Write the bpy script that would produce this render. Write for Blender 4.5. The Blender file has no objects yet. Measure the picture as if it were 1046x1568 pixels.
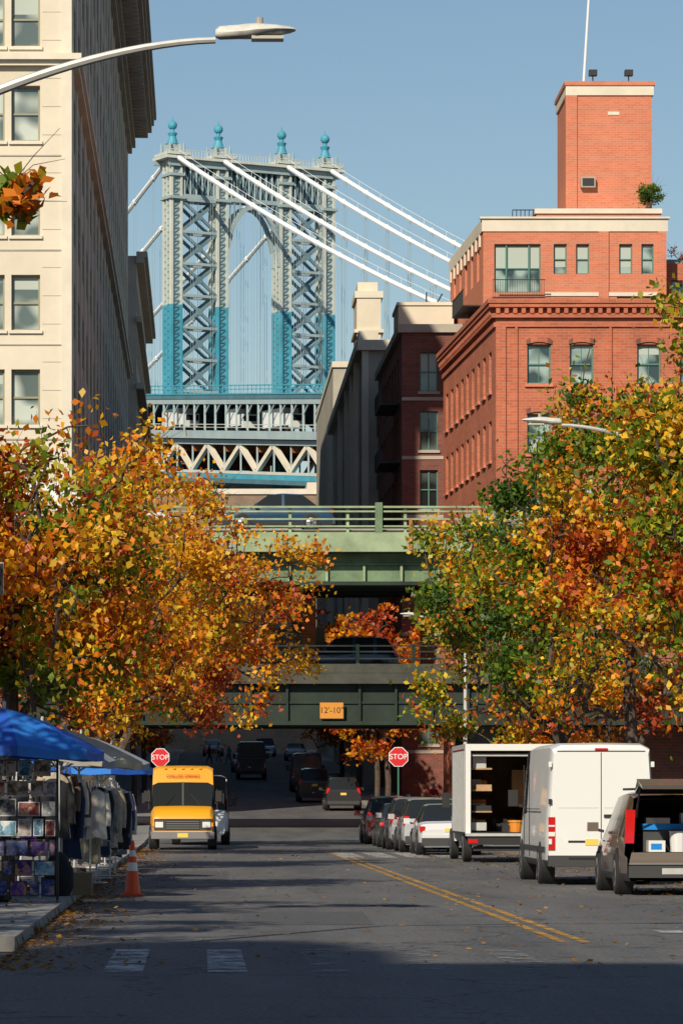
import bpy, math, random, bmesh
import numpy as np
from mathutils import Vector, Matrix
random.seed(7)
sc=bpy.context.scene
col=sc.collection
R=math.radians
# ------------------------------------------------------------------ materials
MC={}
def mat(name,c,rough=.7,metal=0.,ns=None,na=.3,bump=0.,bs=None,coat=0.,spec=.5):
    if name in MC: return MC[name]
    m=bpy.data.materials.new(name); m.use_nodes=True
    nt=m.node_tree; b=nt.nodes['Principled BSDF']
    b.inputs['Base Color'].default_value=(*c,1); b.inputs['Roughness'].default_value=rough
    b.inputs['Metallic'].default_value=metal; b.inputs['Coat Weight'].default_value=coat
    b.inputs['Specular IOR Level'].default_value=spec
    if ns or bump:
        g=nt.nodes.new('ShaderNodeNewGeometry')
    if ns:
        n=nt.nodes.new('ShaderNodeTexNoise'); n.inputs['Scale'].default_value=ns; n.inputs['Detail'].default_value=6
        n.inputs['Roughness'].default_value=.65
        nt.links.new(g.outputs['Position'],n.inputs['Vector'])
        r=nt.nodes.new('ShaderNodeValToRGB')
        r.color_ramp.elements[0].position=.3; r.color_ramp.elements[1].position=.7
        r.color_ramp.elements[0].color=(*[x*(1-na) for x in c],1)
        r.color_ramp.elements[1].color=(*[min(1,x*(1+na)) for x in c],1)
        nt.links.new(n.outputs['Fac'],r.inputs['Fac']); nt.links.new(r.outputs['Color'],b.inputs['Base Color'])
    if bump:
        n2=nt.nodes.new('ShaderNodeTexNoise'); n2.inputs['Scale'].default_value=bs or 30; n2.inputs['Detail'].default_value=4
        nt.links.new(g.outputs['Position'],n2.inputs['Vector'])
        bp=nt.nodes.new('ShaderNodeBump'); bp.inputs['Strength'].default_value=bump; bp.inputs['Distance'].default_value=.02
        nt.links.new(n2.outputs['Fac'],bp.inputs['Height']); nt.links.new(bp.outputs['Normal'],b.inputs['Normal'])
    MC[name]=m; return m
def brick(name,c1,c2,mortar,bw=.42,bh=.14,stain=.35):
    m=bpy.data.materials.new(name); m.use_nodes=True
    nt=m.node_tree; b=nt.nodes['Principled BSDF']; b.inputs['Roughness'].default_value=.88
    g=nt.nodes.new('ShaderNodeNewGeometry'); s=nt.nodes.new('ShaderNodeSeparateXYZ')
    a=nt.nodes.new('ShaderNodeMath'); a.operation='ADD'; cx=nt.nodes.new('ShaderNodeCombineXYZ')
    L=nt.links.new
    L(g.outputs['Position'],s.inputs[0]); L(s.outputs['X'],a.inputs[0]); L(s.outputs['Y'],a.inputs[1])
    L(a.outputs[0],cx.inputs['X']); L(s.outputs['Z'],cx.inputs['Y'])
    t=nt.nodes.new('ShaderNodeTexBrick'); t.inputs['Scale'].default_value=1
    t.inputs['Brick Width'].default_value=bw; t.inputs['Row Height'].default_value=bh; t.inputs['Mortar Size'].default_value=.012
    t.inputs['Color1'].default_value=(*c1,1); t.inputs['Color2'].default_value=(*c2,1); t.inputs['Mortar'].default_value=(*mortar,1)
    L(cx.outputs[0],t.inputs['Vector'])
    n=nt.nodes.new('ShaderNodeTexNoise'); n.inputs['Scale'].default_value=.45; n.inputs['Detail'].default_value=8; n.inputs['Roughness'].default_value=.7
    L(g.outputs['Position'],n.inputs['Vector'])
    r=nt.nodes.new('ShaderNodeValToRGB'); r.color_ramp.elements[0].position=.3; r.color_ramp.elements[1].position=.7
    r.color_ramp.elements[0].color=(1-stain,)*3+(1,); r.color_ramp.elements[1].color=(1,1,1,1)
    L(n.outputs['Fac'],r.inputs['Fac'])
    mx=nt.nodes.new('ShaderNodeMixRGB'); mx.blend_type='MULTIPLY'; mx.inputs[0].default_value=1
    L(t.outputs['Color'],mx.inputs[1]); L(r.outputs['Color'],mx.inputs[2]); L(mx.outputs[0],b.inputs['Base Color'])
    return m
def asphalt():
    m=bpy.data.materials.new('asphalt'); m.use_nodes=True; nt=m.node_tree; b=nt.nodes['Principled BSDF']; L=nt.links.new
    g=nt.nodes.new('ShaderNodeNewGeometry')
    mp=nt.nodes.new('ShaderNodeMapping'); mp.inputs['Scale'].default_value=(1.0,.12,1); L(g.outputs['Position'],mp.inputs[0])
    n=nt.nodes.new('ShaderNodeTexNoise'); n.inputs['Scale'].default_value=.7; n.inputs['Detail'].default_value=8; n.inputs['Roughness'].default_value=.7
    L(mp.outputs[0],n.inputs['Vector'])
    r=nt.nodes.new('ShaderNodeValToRGB'); e=r.color_ramp.elements
    e[0].position=.3; e[0].color=(.085,.086,.092,1); e[1].position=.72; e[1].color=(.165,.162,.160,1)
    L(n.outputs['Fac'],r.inputs[0])
    n2=nt.nodes.new('ShaderNodeTexNoise'); n2.inputs['Scale'].default_value=22; n2.inputs['Detail'].default_value=3; L(g.outputs['Position'],n2.inputs['Vector'])
    r2=nt.nodes.new('ShaderNodeValToRGB'); r2.color_ramp.elements[0].position=.35; r2.color_ramp.elements[0].color=(.6,.6,.6,1); r2.color_ramp.elements[1].position=.65; r2.color_ramp.elements[1].color=(1.25,1.25,1.25,1)
    L(n2.outputs['Fac'],r2.inputs[0])
    mx=nt.nodes.new('ShaderNodeMixRGB'); mx.blend_type='MULTIPLY'; mx.inputs[0].default_value=1
    L(r.outputs[0],mx.inputs[1]); L(r2.outputs[0],mx.inputs[2])
    v=nt.nodes.new('ShaderNodeTexVoronoi'); v.feature='DISTANCE_TO_EDGE'; v.inputs['Scale'].default_value=.3
    n3=nt.nodes.new('ShaderNodeTexNoise'); n3.inputs['Scale'].default_value=1.5; L(g.outputs['Position'],n3.inputs['Vector'])
    ad=nt.nodes.new('ShaderNodeMixRGB'); ad.blend_type='ADD'; ad.inputs[0].default_value=1
    L(g.outputs['Position'],ad.inputs[1]); L(n3.outputs['Color'],ad.inputs[2]); L(ad.outputs[0],v.inputs['Vector'])
    r3=nt.nodes.new('ShaderNodeValToRGB'); r3.color_ramp.elements[0].position=0; r3.color_ramp.elements[0].color=(.35,.35,.35,1); r3.color_ramp.elements[1].position=.012; r3.color_ramp.elements[1].color=(1,1,1,1)
    L(v.outputs['Distance'],r3.inputs[0])
    m2=nt.nodes.new('ShaderNodeMixRGB'); m2.blend_type='MULTIPLY'; m2.inputs[0].default_value=1
    L(mx.outputs[0],m2.inputs[1]); L(r3.outputs[0],m2.inputs[2]); L(m2.outputs[0],b.inputs['Base Color'])
    b.inputs['Roughness'].default_value=.8; b.inputs['Specular IOR Level'].default_value=.25
    bp=nt.nodes.new('ShaderNodeBump'); bp.inputs['Strength'].default_value=.5; bp.inputs['Distance'].default_value=.01
    L(n2.outputs['Fac'],bp.inputs['Height']); L(bp.outputs[0],b.inputs['Normal'])
    return m
def wornpaint(name,c,thr=.5):
    m=bpy.data.materials.new(name); m.use_nodes=True; nt=m.node_tree; b=nt.nodes['Principled BSDF']; L=nt.links.new
    g=nt.nodes.new('ShaderNodeNewGeometry'); n=nt.nodes.new('ShaderNodeTexNoise'); n.inputs['Scale'].default_value=2.0; n.inputs['Detail'].default_value=9; n.inputs['Roughness'].default_value=.8
    L(g.outputs['Position'],n.inputs['Vector'])
    r=nt.nodes.new('ShaderNodeValToRGB'); e=r.color_ramp.elements; e[0].position=thr-.08; e[0].color=(0,0,0,1); e[1].position=thr+.10; e[1].color=(1,1,1,1)
    L(n.outputs['Fac'],r.inputs[0]); b.inputs['Base Color'].default_value=(*c,1); b.inputs['Roughness'].default_value=.7
    L(r.outputs[0],b.inputs['Alpha']); return m
def leafmat(name,tr=.42):
    m=bpy.data.materials.new(name); m.use_nodes=True; nt=m.node_tree; L=nt.links.new
    nt.nodes.remove(nt.nodes['Principled BSDF']); out=nt.nodes['Material Output']
    a=nt.nodes.new('ShaderNodeVertexColor'); a.layer_name='leafcol'
    d=nt.nodes.new('ShaderNodeBsdfDiffuse'); t=nt.nodes.new('ShaderNodeBsdfTranslucent'); gl=nt.nodes.new('ShaderNodeBsdfGlossy'); gl.inputs['Roughness'].default_value=.5
    L(a.outputs['Color'],d.inputs['Color']); L(a.outputs['Color'],t.inputs['Color'])
    m1=nt.nodes.new('ShaderNodeMixShader'); m1.inputs[0].default_value=tr; L(d.outputs[0],m1.inputs[1]); L(t.outputs[0],m1.inputs[2])
    m2=nt.nodes.new('ShaderNodeMixShader'); m2.inputs[0].default_value=.03; L(m1.outputs[0],m2.inputs[1]); L(gl.outputs[0],m2.inputs[2])
    L(m2.outputs[0],out.inputs['Surface']); return m
def glassmat(name,dark,light,sc_=.6):
    m=bpy.data.materials.new(name); m.use_nodes=True; nt=m.node_tree; b=nt.nodes['Principled BSDF']; L=nt.links.new
    g=nt.nodes.new('ShaderNodeNewGeometry'); n=nt.nodes.new('ShaderNodeTexNoise'); n.inputs['Scale'].default_value=sc_; n.inputs['Detail'].default_value=1
    L(g.outputs['Position'],n.inputs['Vector'])
    r=nt.nodes.new('ShaderNodeValToRGB'); e=r.color_ramp.elements; e[0].position=.42; e[0].color=(*dark,1); e[1].position=.6; e[1].color=(*light,1)
    L(n.outputs['Fac'],r.inputs[0]); L(r.outputs[0],b.inputs['Base Color']); b.inputs['Roughness'].default_value=.06; b.inputs['Specular IOR Level'].default_value=.9
    return m
M_asph=asphalt()
M_conc=mat('sidewalk_concrete',(.22,.21,.20),.9,ns=1.2,na=.25,bump=.3)
M_kerb=mat('granite_kerb',(.25,.24,.23),.85,ns=3,na=.3)
M_ground=mat('ground_earth',(.11,.10,.09),.95,ns=.3,na=.3)
M_cream=mat('cream_stone',(.66,.58,.46),.85,ns=.35,na=.1)
M_cream2=mat('cream_trim',(.68,.61,.50),.8,ns=.6,na=.1)
M_shade=mat('dark_and_shaded_stone',(.38,.34,.29),.85,ns=.5,na=.15)  # darker stone; on the loft's street side shade is put into the colour
M_brickO=brick('orange_brick',(.58,.155,.075),(.47,.115,.055),(.46,.25,.17))
M_brickP=brick('pale_orange_brick',(.66,.21,.115),(.58,.17,.09),(.55,.30,.21),stain=.15)
M_brickD=brick('dark_red_brick',(.26,.085,.06),(.19,.06,.045),(.2,.13,.11))
M_brickT=brick('tan_brick',(.33,.22,.15),(.27,.17,.11),(.3,.24,.2))
M_gray=mat('gray_stucco',(.38,.35,.29),.9,ns=.3,na=.2)
M_win=glassmat('window_glass',(.03,.05,.05),(.33,.42,.38),.9)
M_winL=glassmat('painted_reflection_glass',(.10,.13,.12),(.50,.54,.48),.6)  # bright reflections on the panes painted into the glass colour
M_win2=glassmat('dark_window_glass',(.015,.02,.02),(.10,.13,.12),.5)
M_gfr=mat('green_window_frame',(.08,.20,.16),.5)
M_ofr=mat('olive_window_frame',(.26,.25,.17),.6)
M_blk=mat('black_metal',(.02,.02,.022),.5)
M_rub=mat('tire_rubber',(.018,.018,.018),.85)
M_steel=mat('galvanized_steel',(.52,.52,.50),.5,.3,ns=6,na=.12)
M_lamp=mat('lamp_housing',(.60,.59,.54),.5,.0,ns=9,na=.15)
M_chr=mat('chrome',(.7,.7,.7),.2,1.)
M_rim=mat('wheel_rim',(.4,.4,.42),.35,.7)
M_cg=mat('vehicle_glass',(.018,.022,.025),.12,spec=.25)
M_red=mat('tail_light_red',(.55,.012,.012),.25,coat=.6)
M_hl=mat('headlight',(.75,.75,.72),.15,coat=.8)
M_amb=mat('amber_lens',(.8,.3,.02),.3)
M_plate=mat('license_plate',(.75,.55,.1),.5)
M_bumper=mat('dark_plastic',(.04,.04,.043),.65)
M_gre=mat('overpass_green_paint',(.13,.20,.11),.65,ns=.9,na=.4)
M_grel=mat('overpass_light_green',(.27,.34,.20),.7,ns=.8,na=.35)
M_gred=mat('overpass_shaded_green',(.016,.028,.020),.8,ns=.8,na=.4)  # green darkened to paint in the shade on girders and recesses
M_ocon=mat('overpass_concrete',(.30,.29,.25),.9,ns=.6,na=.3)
M_ocond=mat('shaded_dark_concrete',(.06,.06,.05),.9,ns=.8,na=.5)  # concrete darkened to paint in the shade on the lower deck
M_bark=mat('tree_bark',(.085,.06,.045),.95,ns=8,na=.4,bump=.6,bs=25)
M_leaf=leafmat('autumn_leaves')
M_teal=mat('bridge_hazed_teal',(.06,.31,.42),.6,ns=.4,na=.2)  # teal lightened toward blue, distance haze mixed into the colour
M_teald=mat('bridge_dark_teal',(.07,.16,.20),.7,ns=.5,na=.2)
M_brace=mat('bridge_brace_gray_blue',(.14,.22,.26),.7,ns=.5,na=.2)
M_tgray=mat('bridge_hazed_gray',(.31,.39,.41),.7,ns=.5,na=.12)  # gray made paler and bluer to paint in distance haze
M_tcream=mat('bridge_cream_steel',(.52,.54,.49),.7,ns=.5,na=.12)
M_cable=mat('cable_white',(.78,.80,.80),.6)
# ------------------------------------------------------------------ builder
class MB:
    def __init__(s): s.V=[];s.F=[];s.M=[];s.ms=[]
    def mi(s,m):
        if m not in s.ms: s.ms.append(m)
        return s.ms.index(m)
    def face(s,p,m):
        n=len(s.V); s.V+= [tuple(q) for q in p]; s.F.append(tuple(range(n,n+len(p)))); s.M.append(s.mi(m))
    def hexa(s,c,m):
        n=len(s.V); s.V+=[tuple(q) for q in c]; k=s.mi(m)
        for f in ((3,2,1,0),(4,5,6,7),(0,1,5,4),(1,2,6,5),(2,3,7,6),(3,0,4,7)):
            s.F.append(tuple(n+i for i in f)); s.M.append(k)
    def box(s,x0,x1,y0,y1,z0,z1,m):
        s.hexa([(x0,y0,z0),(x1,y0,z0),(x1,y1,z0),(x0,y1,z0),(x0,y0,z1),(x1,y0,z1),(x1,y1,z1),(x0,y1,z1)],m)
    def beam(s,p,q,w,h,m,up=(0,0,1)):
        p=Vector(p);q=Vector(q);d=(q-p).normalized();u=Vector(up)
        if abs(d.dot(u))>.98: u=Vector((0,1,0))
        a=d.cross(u).normalized()*w/2; b=a.cross(d).normalized()*h/2
        s.hexa([p-a-b,p+a-b,p+a+b,p-a+b,q-a-b,q+a-b,q+a+b,q-a+b],m)
    def tube(s,pts,rs,m,n=8,cap=True):
        pts=[Vector(p) for p in pts]; k=s.mi(m); base=len(s.V)
        if not hasattr(rs,'__len__'): rs=[rs]*len(pts)
        for i,p in enumerate(pts):
            d=(pts[min(i+1,len(pts)-1)]-pts[max(i-1,0)]).normalized()
            u=Vector((0,0,1)) if abs(d.z)<.95 else Vector((0,1,0))
            a=d.cross(u).normalized(); b=a.cross(d)
            for j in range(n):
                t=2*math.pi*j/n; s.V.append(tuple(p+(a*math.cos(t)+b*math.sin(t))*rs[i]))
        for i in range(len(pts)-1):
            for j in range(n):
                s.F.append((base+i*n+j,base+i*n+(j+1)%n,base+(i+1)*n+(j+1)%n,base+(i+1)*n+j)); s.M.append(k)
        if cap:
            s.F.append(tuple(base+j for j in range(n))[::-1]); s.M.append(k)
            e=base+(len(pts)-1)*n; s.F.append(tuple(e+j for j in range(n))); s.M.append(k)
    def sphere(s,c,r,m,n=12,sz=1.):
        c=Vector(c); h=n//2
        s.tube([c+Vector((0,0,-r*sz*math.cos(math.pi*i/h))) for i in range(h+1)],[max(.001,r*math.sin(math.pi*i/h)) for i in range(h+1)],m,n)
    def build(s,name,parent=None,smooth=None,world=True):
        me=bpy.data.meshes.new(name); me.from_pydata(s.V,[],s.F)
        for m in s.ms: me.materials.append(m)
        me.polygons.foreach_set('material_index',s.M); me.update()
        if smooth:
            me.polygons.foreach_set('use_smooth',[True]*len(s.F))
            bm=bmesh.new(); bm.from_mesh(me); bmesh.ops.remove_doubles(bm,verts=bm.verts,dist=.0005); bmesh.ops.recalc_face_normals(bm,faces=bm.faces); bm.to_mesh(me); bm.free()
            me.set_sharp_from_angle(angle=R(smooth))
        o=bpy.data.objects.new(name,me); col.objects.link(o)
        if parent:
            o.parent=parent
            if world: o.matrix_parent_inverse=Matrix.Translation(-parent.location)
        return o
def root(name,loc=(0,0,0),rz=0):
    e=bpy.data.objects.new(name,None); e.location=loc; e.rotation_euler=(0,0,rz); e.empty_display_size=.5
    col.objects.link(e); return e
def text(s,size,mtx,m,parent,name='lettering',world=True,ext=.004):
    cu=bpy.data.curves.new('t','FONT'); cu.body=s; cu.size=size; cu.align_x='CENTER'; cu.align_y='CENTER'; cu.extrude=ext
    o=bpy.data.objects.new('t',cu); col.objects.link(o)
    me=bpy.data.meshes.new_from_object(o.evaluated_get(bpy.context.evaluated_depsgraph_get()))
    bpy.data.objects.remove(o)
    me.transform(mtx); me.materials.clear(); me.materials.append(m)
    for p in me.polygons: p.material_index=0
    q=bpy.data.objects.new(name,me); col.objects.link(q); q.parent=parent
    if world: q.matrix_parent_inverse=Matrix.Translation(-parent.location)
def hz(y): return float(np.interp(y,[130,150,170,190,210,260,300,340,420],[0,.12,.35,.65,1.0,2.4,3.8,5.4,7]))
# ------------------------------------------------------------------ camera, light
cam=bpy.data.cameras.new('camera'); co=bpy.data.objects.new('camera',cam); col.objects.link(co)
co.location=(0,0,1.6); co.rotation_euler=(R(90),0,0); cam.lens=135; cam.sensor_width=36; cam.sensor_fit='AUTO'
cam.shift_x=213/1568; cam.shift_y=441/1568; cam.clip_start=1; cam.clip_end=12000
sc.camera=co
el=R(34); sd=Vector((-.40,-.917,0)).normalized()
w=bpy.data.worlds.new('World'); sc.world=w; w.use_nodes=True
nt=w.node_tree; sky=nt.nodes.new('ShaderNodeTexSky'); sky.sky_type='NISHITA'; sky.sun_disc=False
sky.sun_elevation=el; sky.sun_rotation=math.atan2(sd.x,sd.y); sky.air_density=1.25; sky.dust_density=.1; sky.ozone_density=3.5
bg=nt.nodes['Background']; nt.links.new(sky.outputs[0],bg.inputs[0]); bg.inputs[1].default_value=.078
sl=bpy.data.lights.new('sun','SUN'); sl.energy=5.0; sl.angle=R(.5); sl.color=(1,.90,.72)
so=bpy.data.objects.new('sun',sl); col.objects.link(so); so.location=(-60,-100,90)
so.rotation_euler=(-(sd*math.cos(el)+Vector((0,0,math.sin(el))))).to_track_quat('-Z','Y').to_euler()
sc.view_settings.view_transform='Standard'; sc.view_settings.look='None'; sc.view_settings.exposure=0
# ------------------------------------------------------------------ ground, road
YS=[38,60,90,130,140,150,160,170,180,190,200,210,235,260,280,300,320,340,380,420]
g=MB(); ys=[-3000,-60]+YS+[700,1500,5000]
for a,b in zip(ys[:-1],ys[1:]):
    g.face([(-4000,a,hz(a)-.03),(4000,a,hz(a)-.03),(4000,b,hz(b)-.03),(-4000,b,hz(b)-.03)],M_ground)
g.build('ground')
g=MB()
g.face([(-160,-8,0),(160,-8,0),(160,38,0),(-160,38,0)],M_asph)
for a,b in zip(YS[:-1],YS[1:]): g.face([(-2,a,hz(a)),(9.2,a,hz(a)),(9.2,b,hz(b)),(-2,b,hz(b))],M_asph)
g.build('road')
M_patch=mat('asphalt_patch',(.075,.076,.08),.85,ns=9,na=.3,bump=.4)
g=MB()
for x0,x1,y0,y1 in((.6,2.2,49,55),(-.9,.5,76,86),(4.9,6.0,90,95)):
    g.face([(x0,y0,.0035),(x1,y0+.3,.0035),(x1+.1,y1,.0035),(x0-.05,y1-.2,.0035)],M_patch)
g.build('road_patches')
r=root('manhole_cover',(2.9,58,.0)); g=MB(); g.tube([(0,0,-.01),(0,0,.012)],[.38,.38],M_patch,24); g.tube([(0,0,.012),(0,0,.016)],[.33,.33],M_bumper,24); g.build('cast_iron_lid',r,world=False)
def strip(x0,x1,ylist,t,m,mb):
    for a,b in zip(ylist[:-1],ylist[1:]):
        za,zb=hz(a),hz(b)
        mb.hexa([(x0,a,za-.02),(x1,a,za-.02),(x1,b,zb-.02),(x0,b,zb-.02),(x0,a,za+t),(x1,a,za+t),(x1,b,zb+t),(x0,b,zb+t)],m)
yl=[41]+YS[1:]
for nm,x0,x1,k0,k1 in(('sidewalk',-6.4,-2.16,-2.16,-2.0),('sidewalk',9.36,13.3,9.2,9.36)):
    g=MB(); strip(x0,x1,yl,.13,M_conc,g); g.build(nm)
    g=MB(); strip(k0,k1,yl,.135,M_kerb,g); g.build('kerb')
M_yel=wornpaint('yellow_road_paint',(.62,.32,.03),.49); M_wht=wornpaint('white_road_paint',(.50,.50,.50),.49); M_wht2=wornpaint('faded_white_road_paint',(.30,.31,.32),.57)
g=MB()
for x in(4.0,4.24): g.face([(x,43,.007),(x+.11,43,.007),(x-.2+.11,118,.007),(x-.2,118,.007)],M_yel)
g.build('yellow_center_line')
g=MB()
for i,x in enumerate([-.92,.05,1.03,2.0,2.98,5.0,5.98,6.95,7.9]):
    g.face([(x,35.6,.007),(x+.37,35.6,.007),(x+.36,41,.007),(x,41,.007)],M_wht if i in(0,1) else M_wht2)
g.build('crosswalk_marking')
g=MB()
for i in range(4): g.face([(3.9+i*.9,106+i*.2,.008),(4.5+i*.9,106,.008),(4.5+i*.9,116,.008),(3.9+i*.9,116,.008)],M_wht)
g.face([(5.5,46,.008),(9.1,46,.008),(9.1,47.0,.008),(5.5,47.0,.008)],M_wht)
g.build('stop_line_marking')
# ------------------------------------------------------------------ facades
def frame_fn(p0,p1):
    p0=Vector((p0[0],p0[1],0));p1=Vector((p1[0],p1[1],0)); u=(p1-p0); L=u.length; u=u/L; n=Vector((u.y,-u.x,0))
    def P(a,z,o=0): q=p0+u*a+n*o; return (q.x,q.y,z)
    return P,L
def pbox(mb,P,a0,a1,z0,z1,o0,o1,m):
    mb.hexa([P(a0,z0,o1),P(a1,z0,o1),P(a1,z0,o0),P(a0,z0,o0),P(a0,z1,o1),P(a1,z1,o1),P(a1,z1,o0),P(a0,z1,o0)],m)
def facade(mw,mg,p0,p1,z0,z1,ops,wall,fr,gl,depth=.3,nx=1,nz=2,sill=None,lint=None,fw=.07,bars=0,blinds=0):
    P,L=frame_fn(p0,p1); rb=random.Random(len(ops)+int(z1*10))
    us=sorted({0,L}|{round(v,4) for o in ops for v in o[:2]}); zs=sorted({z0,z1}|{round(v,4) for o in ops for v in o[2:4]})
    for a,b in zip(us[:-1],us[1:]):
        run=None
        for c,d in zip(zs[:-1],zs[1:]):
            ca,cz=(a+b)/2,(c+d)/2
            hole=any(o[0]<ca<o[1] and o[2]<cz<o[3] for o in ops)
            if hole:
                if run: mw.face([P(a,run[0]),P(b,run[0]),P(b,run[1]),P(a,run[1])],wall); run=None
            else: run=(run[0],d) if run else (c,d)
        if run: mw.face([P(a,run[0]),P(b,run[0]),P(b,run[1]),P(a,run[1])],wall)
    for o in ops:
        a,b,c,d=o[:4]
        mw.face([P(a,c),P(a,d),P(a,d,-depth),P(a,c,-depth)],wall); mw.face([P(b,c),P(b,d),P(b,d,-depth),P(b,c,-depth)],wall)
        mw.face([P(a,d),P(b,d),P(b,d,-depth),P(a,d,-depth)],wall); mw.face([P(a,c),P(b,c),P(b,c,-depth),P(a,c,-depth)],wall)
        mg.face([P(a,c,-depth),P(b,c,-depth),P(b,d,-depth),P(a,d,-depth)],gl)
        if blinds and rb.random()<blinds:
            h=(d-c)*rb.choice([.25,.4,.5,.5,.75]); mg.face([P(a+fw,d-h,-depth+.003),P(b-fw,d-h,-depth+.003),P(b-fw,d-fw,-depth+.003),P(a+fw,d-fw,-depth+.003)],M_blind)
        f0,f1=-depth+.006,-depth+min(.09,depth-.01)
        pbox(mg,P,a,a+fw,c,d,f0,f1,fr);pbox(mg,P,b-fw,b,c,d,f0,f1,fr)
        pbox(mg,P,a+fw,b-fw,c,c+fw,f0,f1,fr);pbox(mg,P,a+fw,b-fw,d-fw,d,f0,f1,fr)
        for i in range(1,nx): x=a+(b-a)*i/nx; pbox(mg,P,x-fw/2,x+fw/2,c+fw,d-fw,f0,f1,fr)
        for i in range(1,nz): z=c+(d-c)*i/nz; pbox(mg,P,a+fw,b-fw,z-fw/2,z+fw/2,f0,f1+.006,fr)
        for i in range(1,bars): x=a+(b-a)*i/bars; pbox(mg,P,x-.015,x+.015,c+fw,d-fw,f0,f0+.03,fr)
        if sill: pbox(mw,P,a-.12,b+.12,c-.16,c,.003,.12,sill)
        if lint: pbox(mw,P,a-.1,b+.1,d,d+.28,.003,.05,lint)
    return P,L
M_blind=mat('window_blind',(.42,.47,.42),.8)
def plain(mw,p0,p1,z0,z1,m):
    P,L=frame_fn(p0,p1); mw.face([P(0,z0),P(L,z0),P(L,z1),P(0,z1)],m)
def roof(mw,pts,z,m): mw.face([(x,y,z) for x,y in pts],m)
M_roof=mat('roof_membrane',(.12,.12,.12),.9)
# left big loft building
XL=-6.45
b=root('loft_building',(-20,260,0)); mw=MB();mg=MB();mt=MB()
ops=[]
for k in range(-8,6):
    z=34.2+4.68*k
    if z<.5: continue
    for gx in range(4):
        r=-8.01-gx*7.2
        ops.append((40+r-1.42,40+r,z,z+2.75)); ops.append((40+r-3.17,40+r-1.75,z,z+2.75))
P,L=facade(mw,mg,(-40,190),(XL,190),0,61,ops,M_cream,M_ofr,M_winL,.35,sill=M_cream2,fw=.1,blinds=.5)
pbox(mt,P,-.3,L+.35,37.9,38.15,.003,.35,M_cream2);pbox(mt,P,-.3,L+.5,38.15,38.45,.003,.6,M_cream2)
for k in range(-7,6):
    z=34.2+4.68*k
    if abs(z-38.88)>.1: pbox(mt,P,0,L-.51,z-.75,z-.68,.003,.04,M_shade)
    for j in range(3): pbox(mt,P,L-1.45,L-.52,z+.3+j*1.4,z+.33+j*1.4,.003,.012,M_shade)
pbox(mt,P,L-.5,L+.006,0,37.9,.004,.12,M_cream2)
pbox(mt,P,L-.5,L+.006,38.5,57,.004,.12,M_cream2)
ops=[]
nb=20; bw=141/nb
for i in range(nb):
    for k in range(-7,6):
        z=34.2+4.68*k
        if z<.5: continue
        ops.append((i*bw+1.3,i*bw+bw-1.3,z,z+2.9))
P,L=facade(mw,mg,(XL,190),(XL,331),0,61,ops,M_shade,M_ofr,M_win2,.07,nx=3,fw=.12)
for i in range(nb+1):
    a=min(max(i*bw,.5),L-.5)
    pbox(mt,P,a-.45,a+.45,0,37.9,.004,.07,M_cream2);pbox(mt,P,a-.45,a+.45,38.5,57.5,.004,.07,M_cream2)
for z,o in((37.9,.35),(38.2,.5)): pbox(mt,P,.01,L,z,z+.28,.003,o,M_cream2)
for z,o,h in((57.5,.4,.5),(58.0,.7,.5),(59.3,2.1,.6),(59.9,2.3,.5),(60.4,2.5,.6)): pbox(mt,P,-1,L+1.2,z,z+h,.003,o,M_shade)
for i in range(int(L/1.5)): pbox(mt,P,i*1.5,i*1.5+.6,58.5,59.3,.003,1.8,M_shade)
plain(mw,(XL,331),(-40,331),0,61,M_cream); plain(mw,(-40,331),(-40,190),0,61,M_cream)
roof(mw,[(-40,190),(XL,190),(XL,331),(-40,331)],61,M_roof)
mw.build('walls',b);mg.build('windows',b);mt.build('cornice_and_piers',b)
b=root('stepped_stone_building',(-15,380,0)); mw=MB();mg=MB();mt=MB()
ops=[(1+i*4,3.4+i*4,12+k*4.2,14.6+k*4.2) for i in range(14) for k in range(9)]
P,L=facade(mw,mg,(-5.9,345),(-5.9,405),0,50.5,ops,M_shade,M_ofr,M_win2,.1)
plain(mw,(-30,345),(-5.9,345),0,50.5,M_shade);plain(mw,(-5.9,405),(-30,405),0,50.5,M_shade)
roof(mw,[(-30,345),(-5.9,345),(-5.9,405),(-30,405)],50.5,M_roof)
for z,o in((49.8,.7),(50.3,1.0),(44.5,.5),(38.5,.7),(33,.5)): pbox(mt,P,-.6,L+.6,z,z+.5,.003,o,M_shade)
mw.build('walls',b);mg.build('windows',b);mt.build('cornices',b)
# right brick building
b=root('brick_building',(26,205,0)); mw=MB();mg=MB();mt=MB()
wx=[1.56,3.66,6.99,9.1,12.4,14.5,17.8,20]
ops=[(a,a+1.16,22.2-3.45*k,24.15-3.45*k) for a in wx for k in range(6)]
P,L=facade(mw,mg,(14.5,190),(40,190),0,26.3,ops,M_brickO,M_gfr,M_win,.25,sill=M_brickP,bars=2,nz=2,blinds=.6)
for o in ops:
    a,bb,c,d=o
    for i in range(6):
        t0=i/6;t1=(i+1)/6
        h=lambda t:.22*math.sin(math.pi*t)
        mt.hexa([P(a-.05+1.26*t0,d+h(t0)*.5,.08),P(a-.05+1.26*t1,d+h(t1)*.5,.08),P(a-.05+1.26*t1,d+h(t1)*.5,.003),P(a-.05+1.26*t0,d+h(t0)*.5,.003),
                 P(a-.05+1.26*t0,d+.22+h(t0),.08),P(a-.05+1.26*t1,d+.22+h(t1),.08),P(a-.05+1.26*t1,d+.22+h(t1),.003),P(a-.05+1.26*t0,d+.22+h(t0),.003)],M_brickD if i in(0,5) else M_brickO)
for a in(0,.95,5.6,11,16.5,22): pbox(mt,P,a,a+.13 if a else .5,0,25,.003,.1,M_brickO)
for z,h,o in((25.0,.22,.1),(25.45,.2,.22),(25.95,.2,.35),(26.15,.22,.42)): pbox(mt,P,-o,L,z,z+h,.003,o,M_brickO)
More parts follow.
